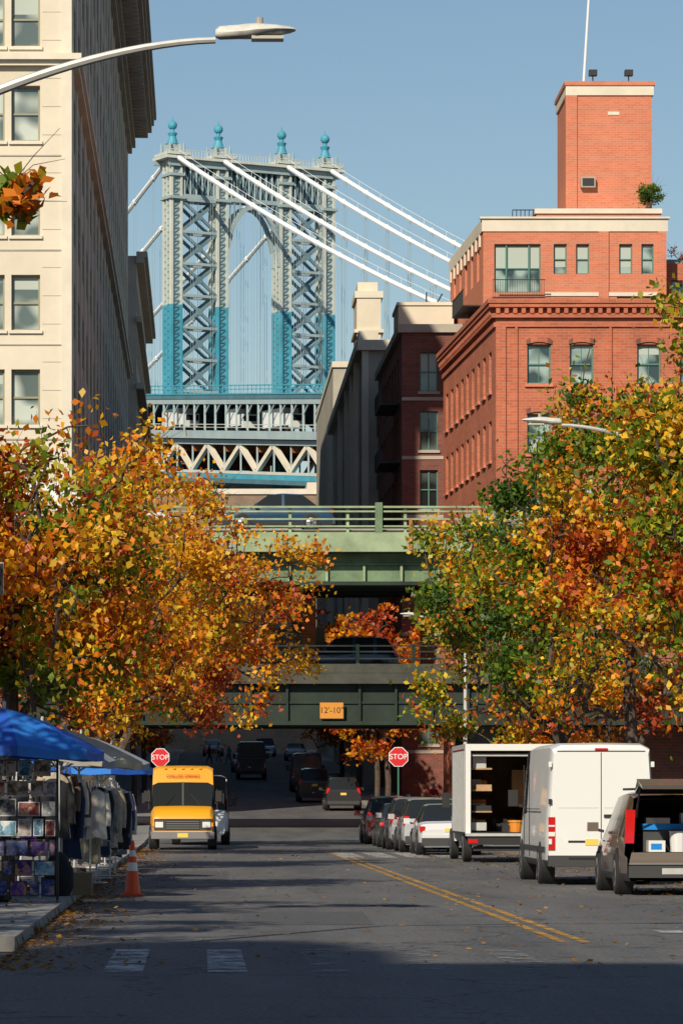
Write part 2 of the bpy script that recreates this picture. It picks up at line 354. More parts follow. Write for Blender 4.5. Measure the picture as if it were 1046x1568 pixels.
for i in range(int(L/.42)): pbox(mt,P,i*.42,i*.42+.2,25.65,25.95,.003,.28,M_brickO)
ops=[(1.2+i*2.45,2.35+i*2.45,22.0-3.45*k,24.0-3.45*k) for i in range(9) for k in range(6)]
P,L=facade(mw,mg,(13.4,213.6),(14.5,190),0,26.3,ops,M_brickO,M_gfr,M_win,.25,sill=M_brickP)
for z,h,o in((25.0,.22,.1),(25.45,.2,.22),(25.95,.2,.35),(26.15,.22,.42)): pbox(mt,P,0,L-.01,z,z+h,.003,o,M_brickO)
for i in range(int(L/.42)): pbox(mt,P,i*.42,i*.42+.2,25.65,25.95,.003,.28,M_brickO)
plain(mw,(40,213.6),(13.4,213.6),0,26.3,M_brickO);plain(mw,(40,190),(40,213.6),0,26.3,M_brickO)
roof(mw,[(14.5,190),(40,190),(40,213.6),(13.4,213.6)],26.25,M_roof)
for x,y in((20,200),(28,203),(24,208)): mt.box(x,x+.9,y,y+.9,26.25,27.2,M_steel); mt.tube([(x+2,y,26.25),(x+2,y,27.4)],.12,M_steel,8)
mw.build('walls',b);mg.build('windows',b);mt.build('brick_corbels_and_arches',b)
# rear brick building with bulkhead tower
b=root('brick_apartment_building',(22,240,0)); mw=MB();mg=MB();mt=MB()
Z1=36.4
P,L=facade(mw,mg,(16.8,230),(27.75,230),0,Z1,[(.67,3.44,32.0,34.9),(4.22,5.0,33.1,34.9),(5.56,6.34,33.1,34.9),(8.14,8.92,33.1,34.9),(9.47,10.2,33.1,34.9),(8.0,10.0,29.6,31.75),(.67,3.0,28,31.0),(4.2,6.3,28,31.0)],M_brickP,M_gfr,M_win,.25,nx=1,bars=0,blinds=.5)
for x in(1.35,2.7): pbox(mg,P,x,x+.09,32,34.9,-.24,-.1,M_gfr)
pbox(mt,P,.5,3.6,31.5,31.6,.01,1.1,M_blk)
for i in range(22): pbox(mt,P,.5+i*.145,.52+i*.145,31.6,32.6,1.06,1.09,M_blk)
pbox(mt,P,.5,3.62,32.6,32.65,1.05,1.1,M_blk)
pbox(mt,P,-.08,L+.1,Z1-.75,Z1,.004,.08,M_cream2); pbox(mt,P,-.2,L+.2,Z1+.003,Z1+.12,-.3,.2,M_cream2)
pbox(mt,P,3.7,L,31.78,32.0,.004,.07,M_cream2)
pbox(mt,P,6.9,7.5,0,Z1-.76,.004,.12,M_brickP); pbox(mt,P,10.45,10.95,0,Z1-.76,.004,.12,M_brickP)
P,L=facade(mw,mg,(16.0,248),(16.8,230),0,Z1,[(2+i*3.2,3.2+i*3.2,z,z+1.9) for i in range(5) for z in(33,29.5,26)],M_brickP,M_gfr,M_win,.25)
pbox(mt,P,0,L-.01,Z1-.75,Z1,.004,.08,M_cream2)
for i in range(9): pbox(mt,P,i*2+.3,i*2+.8,Z1-1.5,Z1-.76,.004,.1,M_cream2)
for z in(31.3,27.9): 
    pbox(mt,P,L-7,L-1,z,z+.08,.02,1.1,M_blk); pbox(mt,P,L-7,L-1,z+1,z+1.05,1.05,1.1,M_blk)
    for i in range(24): pbox(mt,P,L-7+i*.25,L-6.98+i*.25,z,z+1,1.06,1.09,M_blk)
plain(mw,(27.75,248),(16,248),0,Z1,M_brickP);plain(mw,(27.75,230),(27.75,248),0,Z1,M_brickP)
roof(mw,[(16.8,230),(27.75,230),(27.75,248),(16,248)],Z1-.01,M_roof)
mw.box(22.4,27.6,236,242.5,Z1,44.9,M_brickP); mt.box(22.3,27.7,235.9,242.6,44.9,45.5,M_cream2); mt.box(22.22,27.78,235.82,242.68,45.5,45.75,M_brickP)
mw.box(22.3,23.0,235.9,236.6,Z1,44.9,M_brickP)
mw.box(20.2,27.7,232.5,244,Z1,37.1,M_brickP); mt.box(20.1,27.8,232.4,244.1,37.1,37.4,M_cream2)
mt.box(23.2,24.1,235.6,236.01,39.2,39.85,M_shade); mt.box(23.3,24.0,235.55,235.6,39.3,39.75,M_blk); mt.box(24.9,25.6,235.96,236.01,43.7,43.9,M_cream2)
for x in(24.0,26.2):
    mt.tube([(x,236.3,45.7),(x,236.3,46.2)],.04,M_blk); mt.box(x-.25,x+.25,236,236.5,46.15,46.5,M_blk)
mt.tube([(23.5,237,45.7),(23.85,237,51.5),(24.0,237,56)],[.09,.07,.04],M_cable)
for i in range(8): mt.tube([(18.8+i*.25,233,Z1),(18.8+i*.25,233,Z1+1.0)],.025,M_blk,4)
mt.tube([(18.8,233,Z1+1),(20.6,233,Z1+1)],.03,M_blk,4); mt.tube([(18.8,233,Z1+.5),(20.6,233,Z1+.5)],.03,M_blk,4)
mw.build('walls',b);mg.build('windows',b);mt.build('trim_and_roof_equipment',b)
b=root('low_brick_building',(33,235,0)); mw=MB();mg=MB()
facade(mw,mg,(27.8,232),(40,232),0,34.0,[(.5+i*2.4,1.9+i*2.4,31+z,33+z) for i in range(4) for z in(0,-3.5)],M_brickO,M_gfr,M_win,.25)
plain(mw,(27.8,246),(27.8,232),0,34.0,M_brickO); roof(mw,[(27.8,232),(40,232),(40,246),(27.8,246)],34.0,M_roof); mw.box(28,30,238,241,34.0,35.1,M_ocon)
mw.build('walls',b);mg.build('windows',b)
# dark brick warehouse
b=root('dark_brick_warehouse',(15,235,0)); mw=MB();mg=MB();mt=MB()
ops=[(1.1+i*2.4,2.2+i*2.4,26.6-3.6*k,29.0-3.6*k) for i in range(2) for k in range(7)]+[(i*2.4+1.1,2.6+i*2.4,26.6-3.6*k,29-3.6*k) for i in (2,3) for k in range(7)]
P,L=facade(mw,mg,(12.2,235),(22,235),0,30.7,ops,M_brickD,M_gfr,M_win2,.25,nx=2,sill=M_shade,blinds=.3)
pbox(mt,P,-.25,L,30.2,30.7,.004,.25,M_shade)
for k in range(7): pbox(mt,P,0,L,26.05-3.6*k,26.25-3.6*k,.004,.06,M_shade)
P,L=facade(mw,mg,(12.0,262),(12.2,235),0,30.7,[(1+i*3,2.8+i*3,26.6-3.6*k,29-3.6*k) for i in range(8) for k in range(7)],M_brickD,M_gfr,M_win2,.25,nx=2)
pbox(mt,P,0,L-.01,30.2,30.7,.004,.25,M_shade)
for z in(26,22.4,18.8,15.2): 
    pbox(mt,P,L-9,L-2,z,z+.08,.02,1.2,M_blk); pbox(mt,P,L-9,L-2,z+1,z+1.06,1.12,1.2,M_blk)
    for i in range(14): pbox(mt,P,L-9+i*.5,L-8.96+i*.5,z,z+1,1.12,1.2,M_blk)
plain(mw,(22,262),(12,262),0,30.7,M_brickD); roof(mw,[(12.2,235),(22,235),(22,262),(12,262)],30.69,M_roof)
mw.box(12.4,15.9,243,249,30.7,32.9,M_cream); mt.box(12.3,16.0,242.9,249.1,32.9,33.1,M_cream2)
mt.tube([(14.2,243.5,33),(14.2,243.5,33.8)],.05,M_blk,5);mt.tube([(14.8,243.5,33),(15.2,243.5,33.7)],.05,M_blk,5)
mt.box(16.4,19,240,243,30.7,31.6,M_steel)
mw.build('walls',b);mg.build('windows',b);mt.build('trim_and_fire_escape',b)
# gray building
b=root('gray_stucco_building',(13,290,0)); mw=MB();mg=MB();mt=MB()
P,L=facade(mw,mg,(11.06,264),(16,264),0,33.2,[(.9,1.9,26.5-3.6*k,28.6-3.6*k) for k in range(7)],M_gray,M_ofr,M_win2,.3)
pbox(mt,P,-.4,L,32.5,33.2,.004,.4,M_cream); pbox(mt,P,-.1,.35,8,32.49,.004,.1,M_cream)
P,L=facade(mw,mg,(11.06,325),(11.06,264),0,33.2,[(3+i*5,4.4+i*5,26-3.6*k,28.2-3.6*k) for i in range(11) for k in range(7)],M_gray,M_ofr,M_win2,.1)
pbox(mt,P,0,L-.01,32.5,33.2,.004,.5,M_cream)
for a in(L-8,L-16,L-26,L-40): pbox(mt,P,a,a+.9,8,32.49,.004,.35,M_cream2)
plain(mw,(16,325),(11.06,325),0,33.2,M_gray)
roof(mw,[(11.06,264),(16,264),(16,325),(11.06,325)],33.19,M_roof)
mw.box(11.5,13.3,286,292,33.2,39.0,M_cream); mt.box(11.35,13.45,285.9,292.1,39.0,39.5,M_cream2); mt.box(11.3,13.5,285.8,292.2,36.4,36.65,M_cream2); mw.box(11.6,13.1,287,291,39.5,40.3,M_cream)
mw.box(11.2,12.6,275,280,33.2,35.2,M_cream)
mw.build('walls',b);mg.build('windows',b);mt.build('trim',b)
b=root('corner_stone_building',(11,340,0)); mw=MB();mg=MB()
facade(mw,mg,(11.3,332),(20,332),0,39,[(.8+i*2,2+i*2,34-3.6*k,36-3.6*k) for i in range(3) for k in range(8)],M_gray,M_ofr,M_win2,.3)
plain(mw,(11.3,380),(11.3,332),0,39,M_gray); roof(mw,[(11.3,332),(20,332),(20,380),(11.3,380)],39,M_roof)
mw.box(11.2,20,331.8,380,39,39.5,M_cream); mw.build('walls',b);mg.build('windows',b)
# far block closing the street
b=root('distant_brick_building',(0,440,0)); mw=MB();mg=MB()
facade(mw,mg,(-30,432),(45,432),4,36,[(1+i*3,2.6+i*3,10+3.6*k,12.2+3.6*k) for i in range(24) for k in range(7)],M_brickT,M_ofr,M_win2,.3)
plain(mw,(45,432),(45,460),4,36,M_brickT); roof(mw,[(-30,432),(45,432),(45,460),(-30,460)],36,M_roof); mw.box(-30.2,45.2,431.8,432.5,36,36.6,M_cream2)
mw.box(12,15,440,450,36,38.0,M_cream)
mw.build('walls',b);mg.build('windows',b)
# block behind the viewer, roof boxes and tanks added to cast shadow streaks
b=root('corner_apartment_block',(-10,-25,0)); mw=MB();mg=MB()
facade(mw,mg,(40,-13),(-75,-13),0,35.5,[(2+i*3.5,3.4+i*3.5,1.5+3.4*k,3.4+3.4*k) for i in range(32) for k in range(9)],M_brickO,M_gfr,M_win,.25)
plain(mw,(-75,-13),(-75,-35),0,35.5,M_brickO);plain(mw,(40,-35),(40,-13),0,35.5,M_brickO);plain(mw,(-75,-35),(40,-35),0,35.5,M_brickO)
roof(mw,[(-75,-13),(40,-13),(40,-35),(-75,-35)],35.5,M_roof)
for x0,x1,zt in((-31,-26.5,38.2),(-24.6,-22,40.0),(-20.5,-17.8,37.6),(-16.6,-13.0,39.4),(-11.5,-9,41.0),(-7,-3,38.0)): mw.box(x0,x1,-19,-14,35.5,zt,M_brickO); mw.box(x0-.2,x1+.2,-19.2,-13.8,zt,zt+.3,M_cream2)
for x in(-28.6,-19.2,-8.5):
    for q in((-1,-1),(1,-1),(-1,1),(1,1)): mw.tube([(x+q[0],-24+q[1],35.5),(x+q[0],-24+q[1],45)],.12,M_blk,5)
    mw.tube([(x,-24,45),(x,-24,48.5),(x,-24,49.8)],[1.7,1.7,.1],M_shade,16)
for k in range(3): mw.box(-32,-2,-13.4,-13.3,36.2+k*.4,36.26+k*.4,M_blk)
mw.build('walls_and_shadow_structures',b);mg.build('windows',b)
# ------------------------------------------------------------------ highway overpass
b=root('highway_overpass',(4,170,0)); mb=MB(); md=MB(); mr=MB()
X0,X1=-90,90
yf=160
mb.box(X0,X1,yf,yf+.45,11.95,12.76,M_grel)
mb.box(X0,X1,yf+.45,yf+13,12.45,12.9,M_ocon)
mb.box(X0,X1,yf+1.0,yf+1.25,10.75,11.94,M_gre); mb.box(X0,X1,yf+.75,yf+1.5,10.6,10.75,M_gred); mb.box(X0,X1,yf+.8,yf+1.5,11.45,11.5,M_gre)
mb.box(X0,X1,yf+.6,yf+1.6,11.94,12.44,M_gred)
for i in range(116):
    x=X0+i*1.56; mb.box(x,x+.1,yf+.78,yf+.998,10.76,11.44,M_grel)
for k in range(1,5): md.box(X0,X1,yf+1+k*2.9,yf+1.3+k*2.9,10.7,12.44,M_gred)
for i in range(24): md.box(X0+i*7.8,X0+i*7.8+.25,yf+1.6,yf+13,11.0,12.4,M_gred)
mb.box(X0,X1,yf+12.6,yf+13,12.9,13.8,M_ocon)
for z in(12.98,13.28,13.6): mr.box(X0,X1,yf+.1,yf+.2,z,z+.07,M_grel)
mr.box(X0,X1,yf+.06,yf+.28,13.78,13.86,M_grel)
for i in range(75):
    x=X0+i*2.4; mr.box(x,x+.12,yf+.21,yf+.36,12.77,13.77,M_grel)
for x in(-16,-8.2,7.2,15,23): mr.box(x,x+.3,yf-.02,yf+.42,12.765,14.0,M_gre)
yf=165
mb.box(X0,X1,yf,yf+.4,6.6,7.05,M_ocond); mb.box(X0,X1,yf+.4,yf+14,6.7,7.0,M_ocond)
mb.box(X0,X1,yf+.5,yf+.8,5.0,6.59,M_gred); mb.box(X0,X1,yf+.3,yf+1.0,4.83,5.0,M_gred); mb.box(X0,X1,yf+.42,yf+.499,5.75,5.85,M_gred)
for i in range(116):
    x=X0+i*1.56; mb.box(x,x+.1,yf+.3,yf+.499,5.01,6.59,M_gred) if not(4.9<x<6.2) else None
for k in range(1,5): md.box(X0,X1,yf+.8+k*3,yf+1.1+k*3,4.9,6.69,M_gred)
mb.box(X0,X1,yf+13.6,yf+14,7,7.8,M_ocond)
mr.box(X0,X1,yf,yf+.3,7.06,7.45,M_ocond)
for z in(7.65,7.95,8.2): mr.box(X0,X1,yf+.1,yf+.2,z,z+.06,M_ocon)
for i in range(75):
    x=X0+i*2.4+.6; mr.box(x,x+.14,yf+.02,yf+.09,7.2,8.3,M_gre)
for x in(-4.6,12.2,-30,38,-55,60):
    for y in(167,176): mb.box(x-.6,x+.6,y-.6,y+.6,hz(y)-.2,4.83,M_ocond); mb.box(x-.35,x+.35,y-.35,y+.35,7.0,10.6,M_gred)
mb.box(-90,-6.5,169,178.5,.1,4.82,M_brickD); mb.box(13.6,90,169,178.5,.1,4.82,M_brickD)
M_rust=mat('rust_stain',(.34,.12,.05),.9,ns=3,na=.5)
for x in(8.6,9.5,-1.7): mr.box(x,x+.14,159.9,159.98,12.0,13.3,M_rust)
for x in(2.6,4.4,-7,9.6): mr.box(x,x+.6,169,169.5,7.0,10.6,M_brickO)
mr.box(2.0,5.4,170,170.4,7.0,9.2,M_ocon)
mb.build('girders',b);md.build('floor_beams',b);mr.build('railings',b)
M_or=mat('sign_orange',(.62,.25,.025),.5); M_sw=mat('sign_white',(.8,.8,.8),.4)
s=root('clearance_sign',(5.56,165.2,5.45)); mb=MB(); mb.box(-.53,.53,-.02,.02,-.37,.37,M_blk); mb.box(-.5,.5,-.026,-.021,-.34,.34,M_or)
mb.box(-.45,-.4,.02,.1,-.2,.2,M_steel); mb.box(.4,.45,.02,.1,-.2,.2,M_steel); mb.build('panel',s,world=False)
text("12'-10\"",.36,Matrix.Translation((0,-.03,0))@Matrix.Rotation(R(90),4,'X'),M_blk,s,world=False)
# ------------------------------------------------------------------ suspension bridge
b=root('suspension_bridge',(6.95,560,0)); th=R(28); T=Vector((math.cos(th),math.sin(th),0)); N=Vector((math.sin(th),-math.cos(th),0)); C=Vector((6.95,560,0))
def B(t,s,z): q=C+T*t+N*s; return (q.x,q.y,z)
def bb(mb,t0,t1,s0,s1,z0,z1,m,dz0=0,dz1=0):
    mb.hexa([B(t0,s1,z0+dz1),B(t1,s1,z0+dz1),B(t1,s0,z0+dz0),B(t0,s0,z0+dz0),B(t0,s1,z1+dz1),B(t1,s1,z1+dz1),B(t1,s0,z1+dz0),B(t0,s0,z1+dz0)],m)
tw=MB(); CT=[-12.7,-5.2,5.3,12.6]; ZS=73
for t in CT:
    for z0,z1,m,m2 in((0,ZS,M_teal,M_teal),(ZS,94,M_tgray,M_tcream)):
        bb(tw,t-.8,t+.8,-1.1,1.1,z0,z1,m)
        for a in(-.92,.58):
            bb(tw,t+a,t+a+.34,1.104,1.4,z0,z1,m2)
            bb(tw,t+a,t+a+.34,-1.4,-1.104,z0,z1,m2)
        for a in(-1.15,-.18,.8): bb(tw,t-1.0,t-.804,a,a+.35,z0,z1,m2)
    for z in np.arange(45,93,.95):
        mm=M_teald if z<ZS else M_brace
        bb(tw,t-.56,t+.56,1.104,1.2,z,z+.16,mm)
        tw.beam(B(t-.56,1.15,z+.16),B(t+.56,1.15,z+.95),.08,.12,mm)
        bb(tw,t-.9,t-.804,-.75,-.2,z,z+.14,mm); bb(tw,t-.9,t-.804,.2,.75,z+.4,z+.54,mm)
    for z,o in((88.2,.25),(91.5,.15),(94,.45),(94.45,.8)): bb(tw,t-1.0-o,t+1.0+o,-1.45-o,1.45+o,z,z+.4,M_tgray if o<.4 else M_tcream)
    bb(tw,t-.9,t+.9,-.9,.9,94.85,96.2,M_tgray)
    for q in(-.7,.7): bb(tw,t+q-.15,t+q+.15,.905,1.0,94.85,96.2,M_tcream)
    c=Vector(B(t,0,0))
    tw.tube([c+Vector((0,0,z)) for z in(96.2,96.45,97.3,97.8,98.0,98.4)],[1.05,.75,.5,.72,.3,.28],M_teal,12)
    tw.sphere(c+Vector((0,0,98.95)),.68,M_teal,14); tw.tube([c+Vector((0,0,99.5)),c+Vector((0,0,100.2))],[.12,.03],M_teal,6)
    for q in((-1.4,-1.4),(1.4,-1.4),(-1.4,1.4),(1.4,1.4)):
        cc=Vector(B(t+q[0]*.8,q[1],0)); tw.tube([cc+Vector((0,0,94.9)),cc+Vector((0,0,96)),cc+Vector((0,0,96.5))],[.22,.15,.04],M_tgray,6)
for a,c in((0,1),(2,3)):
    t0,t1=CT[a]+.8,CT[c]-.8; n=7; h=(88.2-56)/n
    for i in range(n):
        z0=56+i*h; z1=z0+h; m=M_brace
        for s_ in(-1.1,1.1):
            tw.beam(B(t0,s_,z0),B(t1,s_,z1),.3,.42,m); tw.beam(B(t1,s_+.02,z0),B(t0,s_+.02,z1),.3,.42,m)
            bb(tw,t0,t1,s_-.2,s_+.2,z1-.22,z1+.16,M_tgray)
        bb(tw,(t0+t1)/2-.5,(t0+t1)/2+.5,.9,1.32,(z0+z1)/2-.5,(z0+z1)/2+.5,m)
bb(tw,-15,15,-1.7,-1.3,93.2,93.85,M_tgray)
bb(tw,-14.2,14.2,1.45,1.6,92.9,93.85,M_tgray); bb(tw,-14.8,14.8,-2.2,2.2,93.9,94.3,M_tcream)
bb(tw,-13.5,13.5,.9,1.2,88.4,89.0,M_tgray); bb(tw,-13.5,13.5,-1.2,-.9,88.4,89.0,M_tgray)
for i in range(28):
    t=-13.2+i*.96
    tw.beam(B(t,1.05,89.0),B(t,1.05,93),.2,.2,M_tgray)
    tw.beam(B(t,1.0,89.0),B(t+.96,1.0,92.9),.14,.16,M_brace); tw.beam(B(t+.96,.9,89.0),B(t,.9,92.9),.14,.16,M_brace)
bb(tw,-13.5,13.5,-.3,-.1,89,93,M_teald)
for i in range(62):
    t=-14.8+i*.48; tw.beam(B(t,2.1,94.3),B(t,2.1,95.1),.06,.06,M_tcream)
bb(tw,-14.8,14.8,2.05,2.15,95.1,95.2,M_tcream)
pts=[]
for i in range(13):
    a=math.pi*i/12; pts.append((.05-4.4*math.cos(a),79.5+8.4*math.sin(a)))
for (ta,za),(tb,zb) in zip(pts[:-1],pts[1:]):
    for s_ in(-1,1): tw.beam(B(ta,s_,za),B(tb,s_,zb),.5,.6,M_tgray)
for ta,za in pts:
    if 80<za<88.2: tw.beam(B(ta,1,za),B(ta*1.0,1,88.4),.2,.2,M_brace)
tw.build('tower',b)
cb=MB()
def zc(s): return 94.9-.47*s+.0008*s*s if s>=0 else 94.9-.46*-s+.0007*s*s
for t in CT:
    S=list(np.linspace(0,112,24)); cb.tube([B(t,s,zc(s)) for s in S],.34,M_cable,7)
    S=list(np.linspace(0,-215,30)); cb.tube([B(t,s,zc(s)) for s in S],.34,M_cable,7)
    for k in range(-35,18):
        if k==0: continue
        s=k*6.0; z=zc(s); zd=60-.09*max(s,0)
        if z>zd+1:
            for o in(-.2,.2): cb.tube([B(t+o,s,z),B(t+o,s,zd)],.026,M_tgray,4,False)
            cb.tube([B(t,s-.3,zc(s-.3)),B(t,s+.3,zc(s+.3))],.42,M_cable,7)
    cb.tube([B(t,s,zc(s)+1.1) for s in np.linspace(0,112,20)],.03,M_cable,4,False)
    for s in np.arange(4,110,6): cb.tube([B(t,s,zc(s)),B(t,s,zc(s)+1.1)],.03,M_cable,4,False)
cb.build('main_cables',b,smooth=50)
dk=MB(); SG=[-215,0,30,60,112]
def dz(s): return -.09*max(s,0)
for a,c in zip(SG[:-1],SG[1:]):
    f=lambda t0,t1,z0,z1,m: bb(dk,t0,t1,a,c,z0,z1,m,dz(a),dz(c))
    f(-17,17,59.2,59.8,M_teald)
    f(-17.1,-16.9,59.81,60.0,M_teal); f(-17.1,-16.95,60.5,60.6,M_teal); f(-17.1,-16.9,61.0,61.15,M_teal)
    f(-16.9,-16.5,58.5,59.19,M_tgray); f(16.5,16.9,58.2,59.19,M_teal)
    f(-17.5,17.5,54.0,54.5,M_teald); f(-17.7,-17.51,53.7,54.8,M_tgray); f(-17.8,-17.7,55.6,55.7,M_tcream); f(-17.8,-17.7,55.2,55.28,M_tcream)
    f(-17.0,-16.3,52.9,53.59,M_tgray); f(16.3,17,52.9,53.59,M_teal)
    f(-17.0,-16.2,48.2,49.3,M_teal); f(16.2,17,48.2,49.3,M_teal); f(-17,17,47.6,48.19,M_teald); f(-17.05,-17.001,48.9,49.3,M_tcream)
for s in np.arange(-212,110,3.1):
    for t in(-16.7,-6,6,16.7): dk.beam(B(t,s,54.5+dz(s)),B(t,s,58.5+dz(s)),.3,.35,M_tgray if t<-10 else M_teald)
    dk.beam(B(-16.7,s,57+dz(s)),B(-16.7,s+1.5,58.5+dz(s)),.15,.2,M_tgray)
for s in np.arange(-212,110,1.2): dk.beam(B(-17,s,59.8+dz(s)),B(-17,s,61+dz(s)),.12,.12,M_teal)
for i,s in enumerate(np.arange(-212,100,9.4)):
    for t in(-16.6,16.6):
        dk.beam(B(t,s,49.3+dz(s)),B(t,s+4.7,52.9+dz(s+4.7)),.6,.65,M_cream2); dk.beam(B(t,s+9.4,49.3+dz(s+9.4)),B(t,s+4.7,52.9+dz(s+4.7)),.6,.65,M_cream2)
        dk.beam(B(t,s+4.7,49.3+dz(s+4.7)),B(t,s+4.7,52.9+dz(s+4.7)),.25,.25,M_tgray)
        dk.beam(B(t,s,49.3+dz(s)),B(t,s,52.9+dz(s)),.25,.25,M_tgray)
    dk.beam(B(-16.6,s,49+dz(s)),B(16.6,s,49+dz(s)),.5,.5,M_rust); dk.beam(B(-16.6,s,52.4+dz(s)),B(16.6,s,52.4+dz(s)),.5,.9,M_rust)
dk.build('deck_trusses',b)
ac=MB(); bb(ac,-19,19,112,150,0,52,M_ocon); bb(ac,-20,20,111,151,52,53,M_cream); ac.build('anchorage',b)
P_wh=mat('white_vehicle_paint',(.74,.74,.73),.35,coat=.4)
for s_,L_ in((6,7),(24,5),(36,8)):
    r=root('box_truck',B(-14.5,s_,54.5+dz(s_))); mb=MB()
    r.rotation_euler=(0,0,math.atan2(N.y,N.x))
    mb.box(-L_/2,L_/2-2,-1.2,1.2,1,3.4,P_wh); mb.box(L_/2-1.9,L_/2,-1.1,1.1,.6,2.5,P_wh); mb.box(L_/2-.6,L_/2+.01,-1.0,1.0,1.5,2.3,M_cg)
    for x in(-L_/2+1.2,L_/2-1):
        for y in(-1.1,1.1): mb.tube([(x,y-.12,.48),(x,y+.12,.48)],.48,M_rub,12)
    mb.box(-L_/2,L_/2-.3,-.9,.9,.6,.95,M_blk); mb.build('body',r,world=False)
# ------------------------------------------------------------------ trees
def nzf(p,sc_,ph):
    x,y,z=(p*sc_).T
    return (np.sin(x*1.7+ph+np.sin(y*1.3+ph*2))+np.sin(y*1.9+ph*3+np.sin(z*1.7))+np.sin(z*2.3+ph+np.sin(x*1.1+1)))/3
PAL=dict(y=(.84,.40,.010),g=(.90,.58,.04),o=(.80,.23,.010),r=(.52,.085,.018),gr=(.17,.26,.012),dg=(.06,.13,.01),yg=(.48,.45,.02),br=(.22,.11,.03))
def tree(name,base,cc,cr,ntip,lpt,leaf,pal,seed,tr=.16,fork=2.6,spread=.30,gap=.12,zmin=0,bare=.0):
    rg=np.random.default_rng(seed); base=np.array(base,float); cc=np.array(cc,float); cr=np.array(cr,float)
    nodes=[base,base+[0.03,0,fork*.5],base+[(cc[0]-base[0])*.08,0,fork]]; par=[-1,0,1]
    top=nodes[-1]; ld=nodes[-1]
    for k in range(1,5):
        nodes.append(ld+(cc+[0,0,cr[2]*.6]-ld)*k/5+rg.normal(0,.12,3)); par.append(len(nodes)-2)
    tips=[]
    while len(tips)<ntip:
        v=rg.normal(0,1,3); v/=np.linalg.norm(v); r=rg.random()**.42
        p=cc+v*cr*r*(1+.2*math.sin(5*v[0]+seed)+.16*math.sin(7*v[2]+4*v[1]+seed*2))
        if nzf(p[None],1.25,seed)[0]<-.35+gap and rg.random()<.85: continue
        if p[2]<max(base[2]+fork*.85,zmin): continue
        tips.append(p)
    tips.sort(key=lambda p:np.linalg.norm(p-top))
    A=np.array(nodes); istip=[]
    for p in tips:
        D=np.linalg.norm(A-p,axis=1); T0=np.linalg.norm(A-top,axis=1)
        cost=D+.25*T0+ (A[:,2]>p[2]+.3)*.8; cost[:2]=1e9
        j=int(np.argmin(cost)); q=A[j]; d=p-q; L=np.linalg.norm(d); last=j
        nseg=max(2,int(L/.6)); new=[]
        for k in range(1,nseg+1):
            f=k/nseg; w_=q+d*f+np.array([0,0,1])*.12*L*math.sin(math.pi*f)+rg.normal(0,.05*L/nseg+.02,3)*(f<1)
            new.append(w_); par.append(last); last=len(nodes)+len(new)-1
        nodes+=new; A=np.vstack([A,np.array(new)]); istip.append(last)
    n=len(nodes); cnt=np.zeros(n); cnt[istip]=1
    for i in range(n-1,0,-1): cnt[par[i]]+=cnt[i]
    rad=.009+ (tr-.009)*(cnt/cnt[0])**.52
    e=root(name,tuple(base)); mb=MB()
    for i in range(1,n):
        j=par[i]; k=8 if rad[j]>.06 else 4
        mb.tube([nodes[j],nodes[i]],[rad[j] if i<3 or rad[j]<2*rad[i] else rad[i]*1.4,rad[i]],M_bark,k,False)
    mb.tube([base+[0,0,-.1],base+[0,0,.25]],[tr*1.5,tr],M_bark,8,False)
    for i in rg.choice(istip,int(ntip*.8)):
        q=np.array(nodes[i]); d=q-cc; d/=np.linalg.norm(d); d=d*.5+rg.normal(0,.4,3)+[0,0,.35]; mb.tube([q,q+d*.35,q+d*.7+rg.normal(0,.06,3)],[.008,.006,.003],M_bark,3,False)
    mb.build('trunk_and_limbs',e)
    seg=np.array([i for i in range(n) if cnt[i]<=2 and i>4]); A=np.array(nodes); pj=np.array(par)
    pr=np.clip(.25+1.2*(nzf(A[seg],1.6,seed+7)+.35),.06,2.0)
    if bare: pr*=np.where(A[seg][:,2]>cc[2]+cr[2]*.45,1-bare,1)
    pr/=pr.sum()
    idx=rg.choice(seg,size=ntip*lpt,p=pr)
    f=rg.random(len(idx))[:,None]; c=A[idx]*(1-f)+A[pj[idx]]*f+rg.normal(0,spread,(len(idx),3))*[1,1,.8]
    m=len(c); a=rg.normal(0,1,(m,3)); a[:,2]-=.5; a/=np.linalg.norm(a,axis=1)[:,None]; b_=np.cross(a,rg.normal(0,1,(m,3))); b_/=np.linalg.norm(b_,axis=1)[:,None]; nn=np.cross(a,b_)
    s=leaf*rg.uniform(.6,1.3,m)[:,None]
    V=np.stack([c-a*s*.5,c+b_*s*.34-a*s*.05+nn*s*.1,c+a*s*.5,c-b_*s*.34-a*s*.05+nn*s*.1],1).reshape(-1,3)
    me=bpy.data.meshes.new('leaves'); me.vertices.add(m*4); me.vertices.foreach_set('co',V.ravel())
    me.loops.add(m*4); me.loops.foreach_set('vertex_index',np.arange(m*4)); me.polygons.add(m); me.polygons.foreach_set('loop_start',np.arange(m)*4); me.polygons.foreach_set('loop_total',np.full(m,4))
    me.update()
    v=nzf(c,.6,seed*1.3)*1.0+nzf(c,1.9,seed+2)*.45+rg.normal(0,.15,m)+ (c[:,2]-cc[2])/cr[2]*pal[1]
    keys=pal[0]; qs=np.quantile(v,np.linspace(0,1,len(keys)+1))
    k=np.clip(np.searchsorted(qs,v)-1,0,len(keys)-1); cl=np.array([PAL[q] for q in keys])[k]*rg.uniform(.6,1.15,m)[:,None]
    ca=me.color_attributes.new('leafcol','FLOAT_COLOR','POINT'); cl4=np.concatenate([cl,np.ones((m,1))],1).repeat(4,0); ca.data.foreach_set('color',cl4.ravel())
    me.materials.append(M_leaf); o=bpy.data.objects.new('foliage',me); col.objects.link(o); o.parent=e; o.matrix_parent_inverse=Matrix.Translation(-e.location)
LP=(['gr','yg','r','o','y','o','y','g'],.5); LQ=(['gr','r','o','y','o','g','y'],.3); LR=(['r','o','yg','y','o','g','y','o'],.4)
